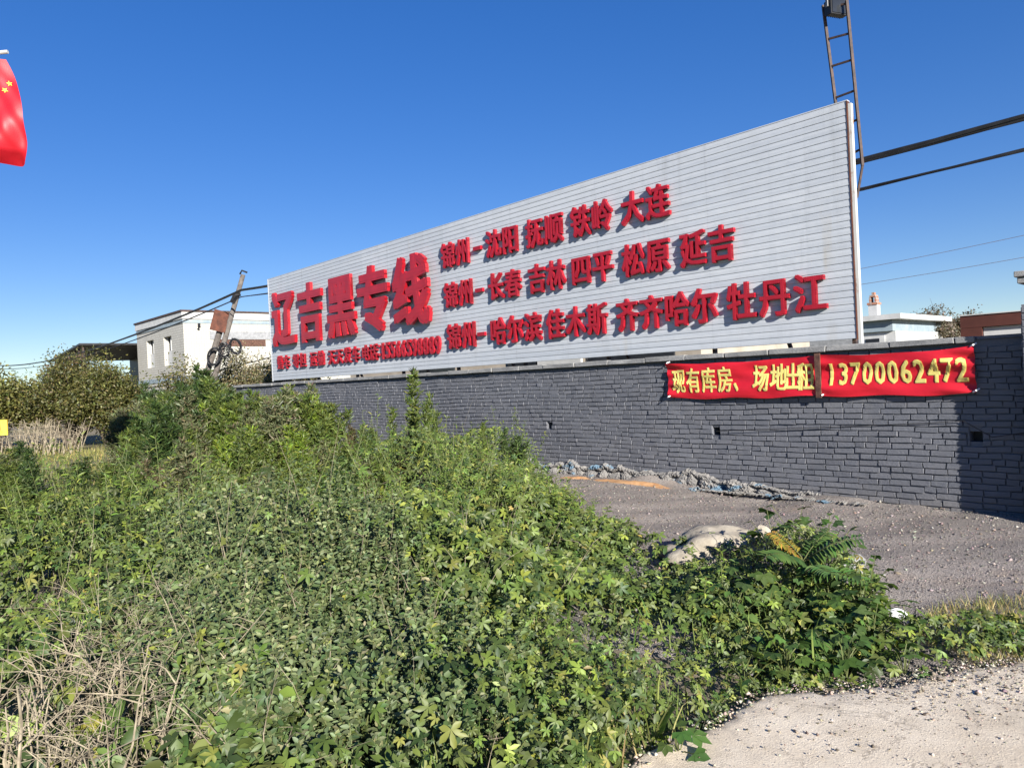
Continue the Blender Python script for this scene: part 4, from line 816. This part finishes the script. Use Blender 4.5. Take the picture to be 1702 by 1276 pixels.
# grass
def grass(name, poly, bounds, n, hh, cols, pr, label, cat='grass', lean=.6, mat='straw', zoff=.02, width=1.):
    x = rng.uniform(bounds[0], bounds[1], n); y = rng.uniform(bounds[2], bounds[3], n); k = inpoly(x, y, poly); k &= rng.random(n) < np.clip(.7+.5*wav(x*1.5, y*1.5, 5, 16), .1, 1); x, y = x[k], y[k]; n = len(x)
    a = rng.uniform(0, 6.28, n); D = np.stack([np.cos(a)*lean, np.sin(a)*lean, np.ones(n)], -1); Nv = np.stack([-np.cos(a), -np.sin(a), .6*np.ones(n)], -1)+rng.normal(0, .3, (n, 3)); S = Scatter()
    v = BLADE[0].copy(); v[:, 1] *= width; S.add((v, BLADE[1]), np.column_stack([x, y, gz(x, y)+zoff]), Nv, D, np.clip(rng.normal(hh, hh*.3, n), hh*.3, hh*2), pick(cols, pr, n, .2))
    return tag(link(name, S.mesh(name), mat), label, cat, kind='stuff')
ST = [(.40, .32, .13), (.30, .24, .10), (.48, .40, .20), (.17, .20, .05)]
grass('dry_grass', [(2.35, 3.72), (5, 3.9), (5, 4.75), (2.7, 4.7), (2.2, 4.15)], (2, 5, 3.6, 4.8), 12000, .075, ST, [2.4, 2, 1.2, 3], 'dry yellow grass between the concrete and the gravel road', lean=1.4, width=.8)
grass('green_grass', FP, (-2.5, 1.6, 2.2, 4.6), 4200, .20, [(.11, .15, .03), (.17, .19, .05), (.28, .25, .10), (.07, .11, .02)], [3, 2, 1, 2], 'thin green grass growing up through the foreground vines', lean=.6, width=.7)
grass('clearing_grass', [(-20, 15.2), (-7.5, 15), (-8, 24), (-24, 27)], (-24, -7, 14, 27), 26000, .16, [(.24, .22, .06), (.32, .27, .10), (.16, .17, .045)], [3, 2, 2], 'yellowish grass in the clearing at far left', lean=.8, width=1.6)
grass('scrub_grass', [(-9, 7), (-3, 7), (-4, 15), (-14, 16)], (-14, -3, 7, 16), 16000, .30, [(.12, .13, .035), (.18, .17, .06), (.08, .095, .025), (.28, .23, .12)], [3, 2, 2, 1], 'rough tufted grass between the weeds on the left', lean=.6, width=1.4)

# ------------------------------------------------------------------ single plants near the pavement
def rosette(x, y, h_, n, ll, cols, pr, label, tp=BROAD, cat='plant', group='broad-leaved plants by the concrete', name='broadleaf_plant', up=.5):
    root = empty(name, (x, y, float(gz(np.array(x), np.array(y)))), random.uniform(0, 6), label, cat, group); a = np.arange(n)*2.4; t = (np.arange(n)+.5)/n; rad = .16*h_/.3*(1-.6*t)
    P = np.stack([np.cos(a)*rad, np.sin(a)*rad, h_*(.25+.75*t)], -1)+rng.normal(0, .012, (n, 3)); D = np.stack([np.cos(a), np.sin(a), .1+0*a], -1); Nv = np.stack([np.cos(a)*.25, np.sin(a)*.25-.35, np.ones(n)], -1)+rng.normal(0, .22, (n, 3))
    S = Scatter(); S.add(tp, P, Nv, D, ll*rng.uniform(.6, 1.2, n), pick(cols, pr, n, .18)); link('leaves', S.mesh('leaves'), 'leaf', root)
    st = MB()
    for q in range(n): st.tube([(0, 0, 0), tuple(P[q]*np.array([.4, .4, .75])), tuple(P[q])], [.004, .003, .002], 3, False)
    st.build('stems', 'green_stem', root); return root
BL = [(.055, .10, .022), (.08, .135, .028), (.11, .165, .035)]
for k, (x, y, h_, n, ll, lab) in enumerate(((1.95, 3.72, .20, 9, .085, 'broad-leaved weed overhanging the concrete corner at right'), (.62, 3.02, .17, 6, .09, 'leafy seedling with drooping leaves at the concrete edge, centre bottom'), (.28, 2.86, .16, 7, .085, 'wide-leaved seedling left of the drooping one at the bottom edge'),
     (1.65, 3.72, .26, 12, .075, 'broad weed second from the concrete corner'), (2.15, 4.05, .26, 13, .08, 'broad weed behind the corner one, near the white bag'), (2.75, 3.95, .2, 9, .07, 'broad weed among the dry grass at right'), (3.15, 3.9, .16, 8, .06, 'small green weed at the right edge in dry grass'),
     (1.35, 3.75, .25, 12, .07, 'dark leafy weed along the concrete, left of the broad ones'), (1.85, 4.3, .34, 16, .075, 'taller dark weed below the fern-like fronds'), (1.1, 3.62, .22, 10, .07, 'leafy weed where the concrete edge bends'))):
    rosette(x, y, h_, n, ll, BL, [2, 2, 1], lab)
for k in range(34):
    x_ = rng.uniform(1.15, 2.2); y_ = rng.uniform(3.75, 5.6)
    if x_ < 1.75 and y_ > 4.9: continue
    if inpoly(np.array([x_]), np.array([y_]), FP)[0]: rosette(x_, y_, float(canopy(np.array(x_), np.array(y_)))*rng.uniform(.85, 1.15)+.07, 16, rng.uniform(.06, .09), BL, [4, 2, .3], 'dark broad-leaved weed among the vines on the leafy heap', tp=(BROAD if k % 3 else ELLB), group='broad-leaved weeds on the leafy heap')
def frond_plant(x, y, label, specs):
    root = empty('pinnate_sapling', (x, y, .07), 0, label, 'sapling')
    for a, el, L, yel, z0 in specs:
        S = Scatter(); d = np.array([math.cos(a)*math.cos(el), math.sin(a)*math.cos(el), math.sin(el)]); nl = 15; t = np.repeat(np.linspace(.14, 1, nl), 2); sd_ = np.tile([1, -1], nl); pos = np.array([0, 0, z0])+d*L*t[:, None]+np.array([0, 0, -.30*L])*t[:, None]**2
        side = np.cross(d, [0, 0, 1]); side /= np.linalg.norm(side); D = d*.45+side*sd_[:, None]-np.array([0, 0, .25]); Nv = np.tile([0, -.25, 1.], (2*nl, 1))+rng.normal(0, .1, (2*nl, 3)); ll = L*.30*(1-.45*t)*(.6+.4*np.minimum(1, t*4))
        cols = [(.24, .20, .03), (.30, .17, .03)] if yel else [(.055, .105, .028), (.075, .13, .03)]; S.add(ELLN, pos, Nv, D, ll, pick(cols, [1, 1], 2*nl, .12)); fr = link('frond', S.mesh('frond'), 'waxy', root)
        MB().tube([tuple(np.array([0, 0, z0])+d*L*q+np.array([0, 0, -.30*L])*q*q) for q in (0, .25, .5, .75, 1)], [.004, .0035, .003, .002, .001], 4).build('rachis', 'green_stem', fr)
    MB().tube([(0, 0, -.02), (0, 0, max(s[4] for s in specs))], [.008, .006], 5).build('stem', 'green_stem', root)
frond_plant(1.80, 4.62, 'fern-like sapling with long pinnate fronds on the leafy heap', [(-.35, .75, .46, 0, .26), (-2.5, .6, .46, 0, .26), (-1.5, .5, .42, 0, .22), (-.9, .35, .44, 0, .20), (2.2, .8, .30, 1, .30), (-3.0, .9, .30, 1, .28), (.5, .8, .4, 0, .26)])
